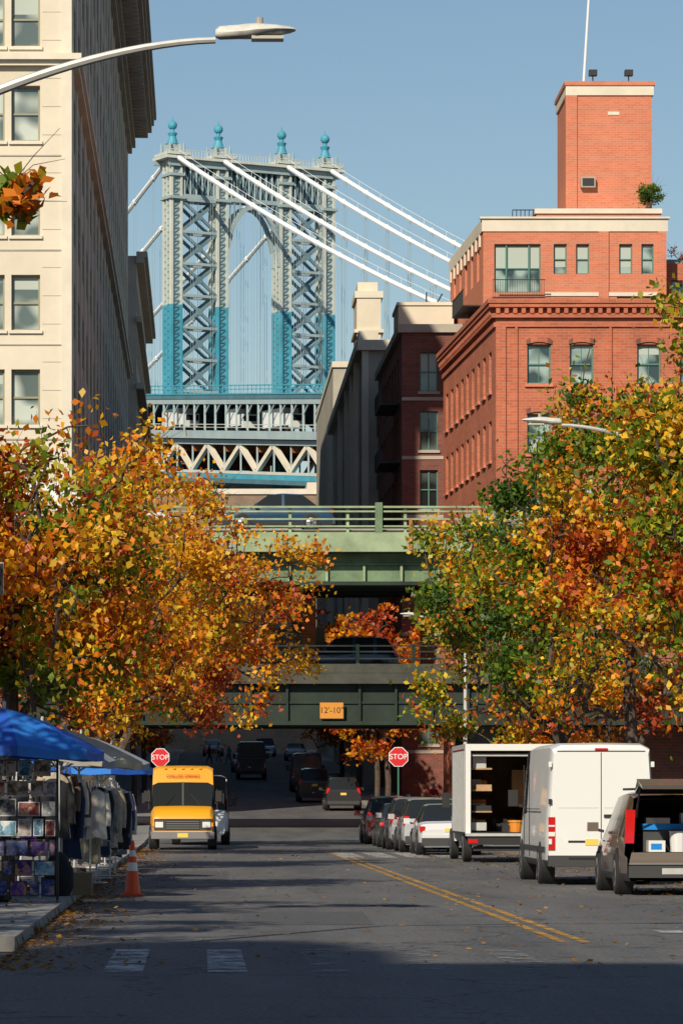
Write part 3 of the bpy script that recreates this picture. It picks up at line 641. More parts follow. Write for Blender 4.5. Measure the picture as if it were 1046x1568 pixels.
RP=(['dg','gr','gr','o','yg','y','o'],-.1); RO=(['gr','dg','o','yg','g','y','o','r'],-.35); RQ=(['o','r','gr','yg','gr','y','g','gr'],.35)
tree('street_tree',(-3.3,66,.13),(-3.3,66,5.6),(2.6,2.6,2.6),290,54,.15,LP,11,bare=.4)
tree('street_tree',(-3.2,88,.13),(-2.9,88,6.2),(3.4,3.0,3.5),370,52,.16,LQ,12,bare=.45)
tree('street_tree',(-3.2,110,.13),(-2.1,110,6.9),(4.1,3.0,3.9),380,46,.17,LR,13,gap=.2,zmin=3.4,bare=.45)
tree('street_tree',(-3.2,128,.13),(-.3,128,7.7),(5.0,3.4,4.0),400,36,.19,LQ,14,gap=.26,zmin=3.9,bare=.5)
tree('street_tree',(10.6,74,.13),(10.25,74,7.1),(2.7,2.8,4.5),360,56,.16,RQ,21)
tree('street_tree',(10.3,92,.13),(10.5,92,7.3),(3.6,3.2,4.4),420,58,.165,RO,22)
tree('street_tree',(10.2,110,.13),(10.2,110,7.3),(3.7,3.3,4.7),420,56,.175,RP,26)
tree('street_tree',(10.6,132,.13),(10.9,132,7.5),(3.3,3.4,4.4),240,46,.2,RQ,24)
tree('street_tree',(-4.3,46,.13),(-2.95,46,8.85),(1.15,1.0,.33),34,24,.19,(['gr','yg','gr','yg','gr','o'],.1),31,tr=.1,fork=7.2,spread=.12)
for i,(x,y) in enumerate([(-8.2,33),(-7.9,45),(-8.4,57)]):
    tree('unseen_shadow_tree',(x,y,0),(x,y,8.6),(3.3,3.6,3.8),240,34,.2,LP,70+i,fork=3.4,gap=.35)  # out of view, added to throw dappled shade on the road
for i,(x,y) in enumerate([(9.9,205),(10.1,222),(10,245),(-3.8,215),(-3.7,245),(-3.6,280),(10,275)]):
    tree('street_tree',(x,y,hz(y)+.13),(x-.6,y,hz(y)+7.0),(3.4,3,4.0),170,40,.28,(['r','o','y','y','o'],.1),40+i,fork=3)
for i,(x,y,z) in enumerate([(27.2,234,37.3),(29.8,240,34.0)]):
    tree('rooftop_shrub',(x,y,z-.6),(x,y,z+1.0),(.7,.8,.9),40,40,.15,(['dg','gr'] if i==0 else ['r','br','gr'],0),60+i,tr=.05,fork=.4,spread=.15)
# leaf litter
rg=np.random.default_rng(5); m=7500
sx=rg.random(m); Y=36+rg.random(m)**1.2*90
X=np.where(sx<.45,-1.98+np.abs(rg.exponential(.3,m)),np.where(sx<.55,-2.2-rg.random(m)*3,np.where(sx<.87,9.15-np.abs(rg.exponential(.9,m)),-1.5+rg.random(m)*10.5)))
Z=np.where((X<-2.0)&(Y>41),.15,.012)+rg.random(m)*.02
c=np.stack([X,Y,Z],1); an=rg.random(m)*6.28; a=np.stack([np.cos(an),np.sin(an),rg.normal(0,.2,m)],1); b_=np.stack([-np.sin(an),np.cos(an),rg.normal(0,.3,m)],1); s=rg.uniform(.02,.05,m)[:,None]
V=np.stack([c-a*s,c+b_*s*.7,c+a*s,c-b_*s*.7],1).reshape(-1,3); V[:,2]=np.maximum(V[:,2],np.where((V[:,0]<-2.0)&(V[:,1]>40.9),.137,.009))
me=bpy.data.meshes.new('fallen_leaves'); me.from_pydata(V.tolist(),[],np.arange(m*4).reshape(-1,4).tolist())
cl=np.array([(.42,.19,.04),(.30,.13,.03),(.5,.28,.07),(.2,.10,.04)])[rg.integers(0,4,m)]; ca=me.color_attributes.new('leafcol','FLOAT_COLOR','POINT'); ca.data.foreach_set('color',np.concatenate([cl,np.ones((m,1))],1).repeat(4,0).ravel())
me.materials.append(M_leaf); o=bpy.data.objects.new('fallen_leaves',me); col.objects.link(o)
# ------------------------------------------------------------------ vehicles
def paint(name,c,rough=.3): return mat('paint_'+name,c,rough,.0,coat=.7)
def wheel(mb,x,y,r,w_,side):
    mb.tube([(x-side*w_*.6,y,r),(x+side*.0,y,r),(x+side*.03,y,r)],[r,r,r*.93],M_rub,20)
    mb.tube([(x+side*.028,y,r),(x+side*.036,y,r)],[r*.64,r*.6],M_rim,14)
    mb.tube([(x+side*.034,y,r),(x+side*.05,y,r)],[r*.2,r*.15],M_blk,8)
    for k in range(5):
        a=k*2*math.pi/5; mb.beam((x+side*.038,y+math.cos(a)*r*.2,r+math.sin(a)*r*.2),(x+side*.038,y+math.cos(a)*r*.55,r+math.sin(a)*r*.55),.01,r*.12,M_blk)
KINDS={
 'suv':([(0,.50,.56,.92,'b'),(.025,.54,.62,.96,'w'),(.10,.56,.965,.99,'s'),(.20,.56,.995,1,'p'),(.235,.56,1,1,'s'),(.395,.56,1,1,'p'),(.425,.56,1,1,'s'),(.585,.55,.975,1,'w'),(.72,.54,.60,1,'b'),(.9,.50,.55,.97,'b'),(.98,.44,.49,.9,'b'),(1,.36,.40,.84,'b')],.76),
 'sedan':([(0,.46,.50,.88,'b'),(.03,.58,.62,.95,'b'),(.14,.62,.66,.98,'w'),(.28,.63,.98,1,'s'),(.44,.62,1,1,'p'),(.465,.62,1,1,'s'),(.58,.61,.97,1,'w'),(.74,.60,.64,1,'b'),(.93,.52,.56,.95,'b'),(1,.36,.42,.84,'b')],.72),
 'van':([(0,.50,.955,.95,'b'),(.012,.50,.985,.985,'b'),(.06,.5,1,1,'b'),(.70,.5,1,1,'s'),(.79,.49,.985,1,'w'),(.89,.44,.50,.99,'b'),(.975,.36,.42,.92,'b'),(1,.26,.32,.86,'b')],.90),
 'step':([(0,.45,.95,.96,'b'),(.02,.45,.99,1,'b'),(.68,.45,1,1,'s'),(.79,.45,.985,.995,'b'),(.815,.45,.965,.98,'b'),(.825,.45,.80,1,'w'),(.85,.45,.52,1,'b'),(.955,.42,.47,.95,'b'),(.99,.36,.41,.93,'b'),(1,.30,.35,.9,'b')],.93)}
def vehicle(name,x,y,head,L,W,H,kind,pm,wr=.34,openrear=False,z=None,lower=None):
    r=root(name,(x,y,hz(y) if z is None else z),head); mb=MB(); st,rw=KINDS[kind]; w=W/2
    rings=[]
    for s,be,to,ws,_ in st:
        tall=(to-be)>.14; sh=w*ws*(rw if tall else .88); yy=-L/2+s*L; zb=be*H; zt=to*H
        z0=.24 if H<2.2 else .34
        half=[(w*ws*.93,z0),(w*ws,z0+.13),(w*ws*1.0,zb*.72),(w*ws*.975,zb),(sh,zt-(.07*H*.5 if tall else .03)),(sh*.82,zt-.012),(0,zt)]
        rings.append([(a,yy,b_) for a,b_ in half]+[(-a,yy,b_) for a,b_ in half[-2::-1]])
    nn=len(rings[0])
    for i in range(len(rings)-1):
        k=st[i][4]
        for j in range(nn-1):
            A_,B_,C_,D_=rings[i][j],rings[i][j+1],rings[i+1][j+1],rings[i+1][j]
            lev=min(j,nn-2-j); m=pm
            if openrear and ((i==0 and lev>=2) or (i==1 and lev>=4)): continue
            if lev==0: m=M_bumper if lower is None else lower
            if lev==1 and lower is not None: m=lower
            if k=='w' and lev in(3,4,5): m=M_cg
            if k=='s' and lev==3: m=M_cg
            mb.face([A_,B_,C_,D_],m)
        mb.face([rings[i][0],rings[i][-1],rings[i+1][-1],rings[i+1][0]],M_bumper)
    mb.face(rings[-1],pm)
    if not openrear: mb.face(rings[0][::-1],pm)
    fy,ry=L/2-L*(.185 if kind!='step' else .13),-L/2+L*.2
    wh=MB()
    for yy in(fy,ry):
        for sd_ in(-1,1):
            wh.tube([(sd_*(w-.25),yy,wr+.02),(sd_*(w+.004),yy,wr+.02)],wr*1.16,M_blk,20)
            wheel(wh,sd_*(w+.008),yy,wr,.22,sd_)
    wh.build('wheels',r,smooth=35,world=False)
    d=MB(); yr=-L/2; yf_=L/2
    my=-L/2+L*{'suv':.68,'sedan':.7,'van':.84,'step':.84}[kind]
    for sd_ in(-1,1):
        zz=H*(.6 if H<2.2 else .55)
        d.beam((sd_*(w-.02),my,zz),(sd_*(w+.1),my,zz+.03),.05,.05,M_blk)
        hh=.13 if H<2.2 else .3
        d.box(min(sd_*(w+.08),sd_*(w+.27)),max(sd_*(w+.08),sd_*(w+.27)),my-.06,my+.05,zz,zz+hh+.03,pm if H<2.2 else M_blk)
    if kind in('suv','sedan'):
        d.box(-w*.9,w*.9,yr-.07,yr+.05,.30,.50,M_bumper); d.box(-w*.86,w*.86,yr-.05,yr+.05,.503,.60,pm)
        for sd_ in(-1,1):
            x0,x1=sorted((sd_*w*.80,sd_*w*.965))
            if kind=='suv':
                za,zb=(.50,.82) if openrear else (.50,.66)
                d.hexa([(x0,yr-.01,za*H),(x1,yr+.02,za*H),(x1,yr+.14,za*H),(x0,yr+.1,za*H),(x0*.95,yr+(.16 if openrear else .1),zb*H),(x1*.94,yr+(.2 if openrear else .12),zb*H),(x1*.93,yr+.35,zb*H),(x0*.95,yr+.3,zb*H)],M_red)
            else: d.box(x0,x1,yr+.0,yr+.12,.47*H,.56*H,M_red)
            d.box(min(sd_*w*.5,sd_*w*.83),max(sd_*w*.5,sd_*w*.83),yf_-.16,yf_-.005,.37*H,.44*H,M_hl)
            for yy in(-.06*L,.12*L): d.box(min(sd_*w,sd_*(w+.02)),max(sd_*w,sd_*(w+.02)),yy-.1,yy+.06,.5*H,.515*H,M_blk)
        if not openrear: d.box(-.16,.16,yr-.015,yr+.02,.45*H,.52*H,M_plate)
        d.box(-w*.45,w*.45,yf_-.02,yf_+.02,.28*H,.38*H,M_blk)
        if kind=='suv':
            for sd_ in(-1,1): d.beam((sd_*w*.68,-L*.3,H*1.02),(sd_*w*.68,L*.05,H*1.02),.04,.04,M_blk)
    if kind=='van':
        d.box(-w*.97,w*.97,yr-.1,yr+.02,.36,.56,M_bumper); d.box(-w*.6,w*.6,yr-.12,yr-.1,.50,.53,M_blk)
        for sd_ in(-1,1):
            x0,x1=sorted((sd_*w*.84,sd_*w*.96)); d.box(x0,x1,yr-.02,yr+.04,.66,1.28,M_red); d.box(x0,x1,yr-.025,yr-.02,.92,1.0,M_hl); d.box(x0,x1,yr-.025,yr-.02,1.1,1.13,M_hl)
            x0,x1=sorted((sd_*w*.5,sd_*w*.85)); d.box(x0,x1,yf_-.3,yf_-.1,.75,.98,M_hl)
            for zz in(.75,1.5,2.2): d.box(min(sd_*w*.9,sd_*w*.96),max(sd_*w*.9,sd_*w*.96),yr-.04,yr-.0,zz+.02,zz+.12,M_blk if zz==1.5 else P_wh)
        d.box(-.008,.008,yr-.004,yr+.0,.58,H*.93,M_blk); d.box(.05,.22,yr-.04,yr-.0,1.28,1.33,M_blk); d.box(-.3,-.06,yr-.01,yr-.0,.75,.87,M_plate)
        d.box(-w*.8,w*.8,yr-.006,yr,H*.935,H*.942,M_blk); d.box(-w*.6,-w*.2,yr-.008,yr,.80,.84,M_blk); d.box(-.12,.12,yr-.03,yr,H*.945,H*.96,M_red)
        d.box(-w*.78,-.05,yr-.005,yr,1.45,1.458,M_steel); d.box(.05,w*.78,yr-.005,yr,1.45,1.458,M_steel); d.box(.3,.6,yr-.006,yr,1.05,1.09,M_blk)
        for sd_ in(-1,1):
            x0,x1=sorted((sd_*(w+.001),sd_*(w+.015)))
            d.box(x0,x1,-L*.46,L*.24,.62,.72,M_bumper); d.box(x0,x1,-.3*L,.2*L,1.42,1.435,M_blk)
            for yy in(.05*L,.235*L): d.box(x0,x1,yy,yy+.012,.5,2.3,M_blk)
    if kind=='step':
        for sd_ in(-1,1):
            x0,x1=sorted((sd_*w*.60,sd_*w*.84)); d.box(x0,x1,yf_-.06,yf_+.03,.72,.90,M_hl); d.box(min(sd_*w*.86,sd_*w*.93),max(sd_*w*.86,sd_*w*.93),yf_-.08,yf_+.025,.75,.88,M_amb)
            d.beam((sd_*(w+.05),yf_-.15*L,1.3),(sd_*(w+.05),yf_-.15*L,1.95),.03,.03,M_blk); d.box(min(sd_*(w+.0),sd_*(w+.2)),max(sd_*(w+.0),sd_*(w+.2)),yf_-.16*L,yf_-.14*L,1.55,1.9,M_blk)
        d.box(-w*.88,w*.88,yf_-.05,yf_+.01,.62,1.0,M_bumper)
        d.box(-w*.52,w*.52,yf_+.0,yf_+.02,.66,.96,M_blk)
        for i in range(4): d.box(-w*.5,w*.5,yf_+.02,yf_+.03,.69+i*.07,.71+i*.07,M_rim)
        d.box(-w*.96,w*.96,yf_-.02,yf_+.14,.36,.58,M_rim); d.box(-.17,.17,yf_+.14,yf_+.15,.40,.54,M_plate)
        d.beam((0,yf_-.15*L-.0,H*.52),(0,yf_-.178*L,H*.8),.06,.05,M_blk)
        for sd_ in(-1,1): d.beam((sd_*.55,yf_-.15*L+.03,H*.53),(sd_*.25,yf_-.165*L+.03,H*.66),.015,.015,M_blk)
        for i in range(5): d.box(-.6+i*.28,-.52+i*.28,yf_-.19*L,yf_-.178*L,H*.955,H*.975,M_amb)
        text('CHILLED DRINKS',.14,Matrix.Translation((0,yf_-.168*L,H*.875))@Matrix.Rotation(math.pi,4,'Z')@Matrix.Rotation(R(90),4,'X'),M_sred,r,world=False)
    d.build('trim_lights_bumpers',r,world=False)
    return r,mb
M_sred=mat('sign_red',(.60,.02,.025),.4)
def fin(r,mb,sm=32): mb.build('body',r,smooth=sm,world=False)
P_br=paint('bronze_gray',(.15,.12,.10),.35)
L_,W_,H_=4.7,1.9,1.75
r,mb=vehicle('parked_suv',7.97,64.2+L_/2,0,L_,W_,H_,'suv',P_br,.36,openrear=True)
w=W_/2; yr=-L_/2
M_int=mat('car_interior_gray',(.10,.095,.09),.8)
mb.face([(-.8,yr+.02,.72),(.8,yr+.02,.72),(.76,.2,.72),(-.76,.2,.72)],M_int)
mb.face([(-.76,yr+.12,.72),(-.76,.2,.72),(-.62,.2,1.6),(-.64,yr+.45,1.6)],M_int);mb.face([(.76,yr+.12,.72),(.76,.2,.72),(.62,.2,1.6),(.64,yr+.45,1.6)],M_int)
mb.face([(-.76,.2,.72),(.76,.2,.72),(.62,.2,1.6),(-.62,.2,1.6)],M_int)
mb.face([(-.62,.2,1.6),(.62,.2,1.6),(.64,yr+.45,1.62),(-.64,yr+.45,1.62)],M_int)
mb.face([(-.84,yr,.55),(.84,yr,.55),(.8,yr+.02,.72),(-.8,yr+.02,.72)],P_br)
fin(r,mb)
d=MB(); M_blue=mat('blue_plastic',(.01,.22,.65),.4); M_wp=mat('white_plastic',(.7,.7,.7),.4)
d.hexa([(-.70,yr+.45,1.70),(.70,yr+.45,1.70),(.72,yr-.45,1.88),(-.72,yr-.45,1.88),(-.70,yr+.45,1.75),(.70,yr+.45,1.75),(.76,yr-.45,1.94),(-.76,yr-.45,1.94)],M_cg)
d.hexa([(-.76,yr-.45,1.86),(.76,yr-.45,1.86),(.72,yr-.9,1.78),(-.72,yr-.9,1.78),(-.77,yr-.45,1.95),(.77,yr-.45,1.95),(.74,yr-.93,1.84),(-.74,yr-.93,1.84)],P_br)
for sx_ in(-.7,.7): d.tube([(sx_,yr+.2,1.3),(sx_,yr-.35,1.82)],.018,M_blk,6)
d.tube([(.02,yr+.25,.73),(.02,yr+.25,1.06)],[.14,.16],M_wp,14); d.tube([(.02,yr+.25,1.06),(.02,yr+.25,1.08)],[.17,.17],M_wp,14)
d.box(-.5,-.22,yr+.15,yr+.5,.73,.92,M_wp); d.box(-.46,-.28,yr+.145,yr+.15,.77,.87,M_blue); d.box(.3,.65,yr+.2,yr+.9,.73,1.0,M_bumper); d.box(-.55,.5,yr+.45,yr+.9,1.1,1.2,M_blue); d.box(-.55,.5,yr+.5,yr+1.2,.73,1.09,M_bumper)
d.box(-.5,-.1,yr+.5,yr+.9,1.2,1.3,M_chr); d.box(.1,.4,yr+.6,yr+.9,1.2,1.38,M_wp)
d.box(-.3,.3,yr-.075,yr-.07,.36,.46,M_steel); d.box(-.85,.85,yr-.08,yr-.0,.52,.545,M_rim)
d.build('tailgate_and_cargo',r,world=False)
r,mb=vehicle('panel_van',7.47,72+3.3,0,6.6,2.06,2.68,'van',P_wh,.37); fin(r,mb)
def boxtruck(x,y,z,L,W,bh,top,wr=.42):
    r=root('box_truck',(x,y,z)); mb=MB(); yr=-L/2; w=W/2; bl=L-2.0; t=.07
    M_in=mat('plywood_lining',(.38,.24,.13),.7,ns=1.5,na=.35)
    mb.box(-w,w,yr,yr+bl,bh-.06,bh,M_blk); mb.box(-w,-w+t,yr,yr+bl,bh,top-.006,P_wh); mb.box(w-t,w,yr,yr+bl,bh,top-.006,P_wh)
    mb.box(-w,w,yr,yr+bl,top-.005,top+.05,P_wh); mb.box(-w+t,w-t,yr+bl-.08,yr+bl,bh,top-.006,P_wh)
    mb.box(-w+t,-w+t+.02,yr+.2,yr+bl-.1,bh+.01,top-.2,M_in); mb.box(w-t-.02,w-t,yr+.2,yr+bl-.1,bh+.01,top-.2,M_in); mb.box(-w+t+.02,w-t-.02,yr+bl-.1,yr+bl-.082,bh+.01,top-.1,M_in)
    for sx_ in(-1,1): x0,x1=sorted((sx_*w,sx_*(w-.13))); mb.box(x0-.002,x1+.002,yr-.05,yr-.001,bh-.1,top+.05,P_wh)
    mb.box(-w+.13,w-.13,yr-.045,yr-.001,top-.12,top+.048,P_wh)
    mb.box(-w+.16,w-.16,yr+.1,yr+1.3,top-.26,top-.2,M_steel)
    mb.box(-w-.01,-w-.002,yr+.4,yr+bl-.4,top-.1,top-.07,M_red)
    for k in range(6): mb.box(-w-.012,-w-.001,yr+.5+k*.8,yr+.54+k*.8,bh,top-.12,M_steel)
    M_o=mat('orange_tool',(.7,.25,.03),.5); M_y=mat('yellow_tool',(.7,.45,.04),.5)
    for zz in(.5,1.05,1.6): mb.box(-w+.1,-w+.7,yr+.3,yr+bl-.6,bh+zz,bh+zz+.04,M_in)
    rr=random.Random(3)
    for zz in(.04,.54,1.09,1.64):
        for k in range(9):
            y0=yr+.35+k*.4; mb.box(-w+.12+.2*rr.random(),-w+.4+rr.random()*.3,y0,y0+.25,bh+zz,bh+zz+.1+rr.random()*.28,rr.choice([M_o,M_y,M_blk,M_in,M_steel,M_blk,M_in]))
    for k in range(14):
        x0=-w+.75+rr.random()*1.0; y0=yr+.15+rr.random()*2.5; a_=.08+rr.random()*.2; mb.box(x0,x0+a_,y0,y0+.3,bh+.005,bh+.1+rr.random()*.4,rr.choice([M_o,M_y,M_blk,M_in,M_wp,M_steel,M_blk]))
    for k in range(5): mb.beam((w-.2-k*.12,yr+1.0,bh+.01),(w-.15-k*.1,yr+1.6,bh+1.3+.2*rr.random()),.04,.06,rr.choice([M_in,M_y,M_steel]))
    mb.box(w-.9,w-.1,yr+2.0,yr+3,bh+.7,bh+1.6,M_in); mb.tube([(.2,yr+.5,bh+.25),(.2,yr+.5,bh+.3)],[.2,.2],M_o,12); mb.tube([(.2,yr+.5,bh),(.2,yr+.5,bh+.25)],[.15,.18],M_o,12)
    mb.box(-w+.05,w-.05,yr-.25,yr-.06,bh-.32,bh-.12,M_blk); mb.box(-w,w,yr-.3,yr-.05,bh-.1,bh-.03,M_steel); mb.box(-w+.2,w-.2,yr-.1,yr+.1,.3,.42,M_blk)
    for sx_ in(-1,1):
        x0,x1=sorted((sx_*(w-.3),sx_*(w-.05))); mb.box(x0,x1,yr-.26,yr-.255,bh-.28,bh-.18,M_red); mb.beam((sx_*(w-.4),yr,.35),(sx_*(w-.4),yr,bh-.1),.1,.1,M_blk)
    mb.box(-.4,.4,yr+.2,L/2-.3,.45,bh-.061,M_blk)
    c0=yr+bl+.08; 
    mb.hexa([(-w*.93,c0,.5),(w*.93,c0,.5),(w*.9,L/2,.5),(-w*.9,L/2,.5),(-w*.93,c0,1.35),(w*.93,c0,1.35),(w*.9,L/2,1.15),(-w*.9,L/2,1.15)],P_wh)
    mb.hexa([(-w*.92,c0,1.352),(w*.92,c0,1.352),(w*.9,L/2-.5,1.32),(-w*.9,L/2-.5,1.32),(-w*.85,c0,2.2),(w*.85,c0,2.2),(w*.8,L/2-1.0,2.2),(-w*.8,L/2-1.0,2.2)],M_cg)
    mb.box(-w*.86,w*.86,c0-.01,c0+.9,2.2,2.26,P_wh); mb.box(-w-.2,-w,c0+.9,c0+1,1.4,1.8,M_blk); mb.box(w,w+.2,c0+.9,c0+1,1.4,1.8,M_blk)
    mb.build('body',r,world=False); wh=MB()
    for yy in(yr+1.3,L/2-.9):
        for sx_ in(-1,1): wheel(wh,sx_*(w-.05),yy,wr,.3,sx_)
    wh.build('wheels',r,smooth=35,world=False)
boxtruck(7.83,98+3.6,0,7.2,2.25,.78,2.98)
for i,(k,x,y,L_,W_,H_,c) in enumerate([('sedan',7.15,113.2,4.6,1.82,1.5,(.62,.62,.64)),('suv',7.0,119.2,4.6,1.86,1.68,(.42,.43,.45)),('suv',6.9,125.2,4.6,1.88,1.7,(.30,.30,.31)),('sedan',6.85,131.4,4.7,1.84,1.5,(.05,.05,.06)),('suv',6.7,137.6,4.7,1.88,1.7,(.16,.025,.025)),('sedan',6.9,144,4.7,1.84,1.5,(.05,.05,.06))]):
    r,mb=vehicle('parked_car' if k=='sedan' else 'parked_suv',x,y,0,L_,W_,H_,k,paint('c%d'%i,c)); fin(r,mb)
P_ye=mat('van_yellow_paint',(.74,.34,.010),.4,coat=.3)
r,mb=vehicle('yellow_delivery_van',-.62,123+2.9,R(180),5.8,2.1,2.72,'step',P_ye,.38,lower=mat('van_silver_lower',(.28,.27,.26),.5)); fin(r,mb)
r,mb=vehicle('white_van',-.05,134+2.6,R(180),5.4,1.95,2.45,'van',P_wh,.36); fin(r,mb)
def fc(nm,kind,x,y,L_,W_,H_,c,head=0,i=[0]):
    i[0]+=1; r,mb=vehicle(nm,x,y,head,L_,W_,H_,kind,paint('f%d'%i[0],c)); fin(r,mb)
fc('parked_suv','suv',7.7,212,4.8,1.95,1.8,(.03,.03,.035))
fc('parked_suv','suv',6.6,228,4.8,1.95,2.0,(.03,.03,.03))
fc('parked_car','sedan',7.8,238,4.6,1.8,1.5,(.2,.2,.22))
fc('parked_van','van',6.8,252,5.6,2.0,2.5,(.08,.10,.12))
fc('moving_car','sedan',3.2,300,4.6,1.8,1.5,(.06,.06,.08),R(180))
fc('moving_suv','suv',5.6,345,4.7,1.9,1.7,(.25,.35,.42),R(180))
fc('parked_car','sedan',-1.0,260,4.6,1.8,1.5,(.3,.3,.3),R(180)); fc('parked_suv','suv',-1.0,238,4.6,1.8,1.7,(.05,.05,.06),R(180))
fc('parked_van','van',3.6,282,6,2.1,2.7,(.02,.025,.025))
fc('parked_car','sedan',1.0,350,4.6,1.8,1.5,(.3,.05,.05),R(180)); fc('parked_car','sedan',8,330,4.6,1.8,1.5,(.5,.5,.52))
def oc(nm,kind,x,y,z,L_,H_,c,i=[0]):
    i[0]+=1; r,mb=vehicle(nm,x,y,R(90),L_,1.85,H_,kind,paint('o%d'%i[0],c),z=z); fin(r,mb)
oc('highway_car','sedan',3.2,163.5,13.0,4.7,1.62,(.015,.05,.11)); oc('highway_car','sedan',-3.6,163.5,12.9,4.6,1.6,(.7,.7,.7)); oc('highway_van','van',-8,166.5,12.9,5.8,2.5,(.7,.7,.7))
oc('highway_suv','suv',6.2,168.3,7.0,4.7,1.72,(.02,.05,.09)); oc('highway_car','sedan',13,163.5,12.9,4.6,1.5,(.2,.2,.2)); oc('highway_car','sedan',-1.5,168.3,7.0,4.6,1.5,(.3,.3,.3))
# ------------------------------------------------------------------ street lamps
def lamp(px,py,side,z,reach,headlen=.78,rise=.78):
    r=root('street_lamp',(px,py,hz(py)+.13)); mb=MB(); s=side; b0=r.location.z; zt=z-b0
    mb.tube([(0,0,0),(0,0,.5),(0,0,.55)],[.16,.15,.1],M_steel,10); mb.tube([(0,0,.5),(0,0,zt-rise+.02)],[.1,.065],M_steel,10)
    pts=[]
    for i in range(17):
        f=i/16; pts.append((s*reach*f,0,zt-rise+rise*(1-(1-f)**1.7)-.03))
    mb.tube(pts,[.055-.022*i/16 for i in range(17)],M_steel,8)
    x=s*reach; h=headlen
    hs=[(0,.05,.045),(.04,.08,.075),(.30*h,.09,.08),(.38*h,.10,.085),(.5*h,.14,.085),(.75*h,.14,.06),(.93*h,.09,.035),(h,.04,.015)]
    ring=[]
    for d_,wy,wz in hs:
        ring.append([(x+s*d_,math.cos(t)*wy,zt+.03+.05*d_+math.sin(t)*wz*(1 if math.sin(t)>0 else .75)) for t in [k*math.pi/5 for k in range(10)]])
    for a,c in zip(ring[:-1],ring[1:]):
        for j in range(10): mb.face([a[j],a[(j+1)%10],c[(j+1)%10],c[j]],M_lamp)
    mb.face(ring[0],M_lamp);mb.face(ring[-1],M_lamp)
    mb.tube([(x+s*.55*h,0,zt+.1),(x+s*.55*h,0,zt+.19)],.035,M_shade,8)
    mb.box(min(x+s*.45*h,x+s*.85*h),max(x+s*.45*h,x+s*.85*h),-.09,.09,zt-.03,zt+.0,mat('lamp_lens',(.5,.5,.45),.2))
    mb.build('pole_arm_and_head',r,smooth=40,world=False)
lamp(-2.65,37.5,1,9.05,2.78); lamp(9.75,76,-1,9.05,2.65); lamp(-2.7,115,1,9.1,2.9); lamp(10.4,152,-1,8.9,1.8)
# ------------------------------------------------------------------ signs
M_gpole=mat('green_pole',(.04,.16,.10),.5)
def stop(x,y,zc_,rad=.40):
    z0=hz(y)+.13; r=root('stop_sign',(x,y,z0)); mb=MB(); mb.tube([(0,0,0),(0,0,zc_-z0+.4)],.035,M_gpole,8)
    zc_-=z0
    def octo(rd,yy,m): mb.face([(math.cos(R(22.5+45*k))*rd,yy,zc_+math.sin(R(22.5+45*k))*rd) for k in range(8)],m)
    octo(rad,-.045,M_sw); octo(rad*.93,-.05,M_sred); octo(rad,-.04,M_steel)
    mb.build('post_and_octagon',r,world=False)
    text('STOP',rad*.72,Matrix.Translation((0,-.056,zc_))@Matrix.Rotation(R(90),4,'X'),M_sw,r,world=False)
stop(-1.72,158,3.35); stop(7.5,147,3.25)
g=MB()
for x0,x1 in((-2.0,-1.2),(7.0,9.2)):
    g.hexa([(x0,146,0),(x1,146,0),(x1,162,.2),(x0,162,.2),(x0,146,hz(146)+.13),(x1,146,hz(146)+.13),(x1,162,hz(162)+.13),(x0,162,hz(162)+.13)],M_conc)
g.build('sidewalk_extension')
r=root('street_name_sign',(-2.75,50,.13)); mb=MB(); mb.tube([(0,0,0),(0,0,4.7)],.045,M_gpole,8); mb.box(-.1,.16,-.06,-.04,4.15,4.55,M_blk); mb.box(-.1,.17,-.04,-.03,4.14,4.56,M_sw); mb.build('post_and_panel',r,world=False)
for x,y,h in((9.9,118,3.0),(9.6,140,2.9)):
    r=root('parking_sign',(x,y,.13)); mb=MB(); mb.tube([(0,0,0),(0,0,h)],.03,M_steel,6); mb.box(-.15,.15,-.05,-.035,h-.5,h-.05,M_sw); mb.box(-.11,.11,-.054,-.051,h-.3,h-.15,M_sred); mb.build('post_and_panel',r,world=False)
r=root('traffic_cone',(-1.16,64,0)); mb=MB(); M_co=mat('cone_orange',(.85,.10,.02),.45); M_cw=mat('cone_reflective_white',(.8,.8,.8),.35)
mb.box(-.19,.19,-.19,.19,0,.04,M_co)
def cr(z): return .135-.105*(z-.04)/.88
for z0,z1,m in((.04,.42,M_co),(.42,.56,M_cw),(.56,.66,M_co),(.66,.76,M_cw),(.76,.92,M_co)): mb.tube([(0,0,z0),(0,0,z1)],[cr(z0),cr(z1)],m,20)
mb.build('cone_body',r,smooth=40,world=False)
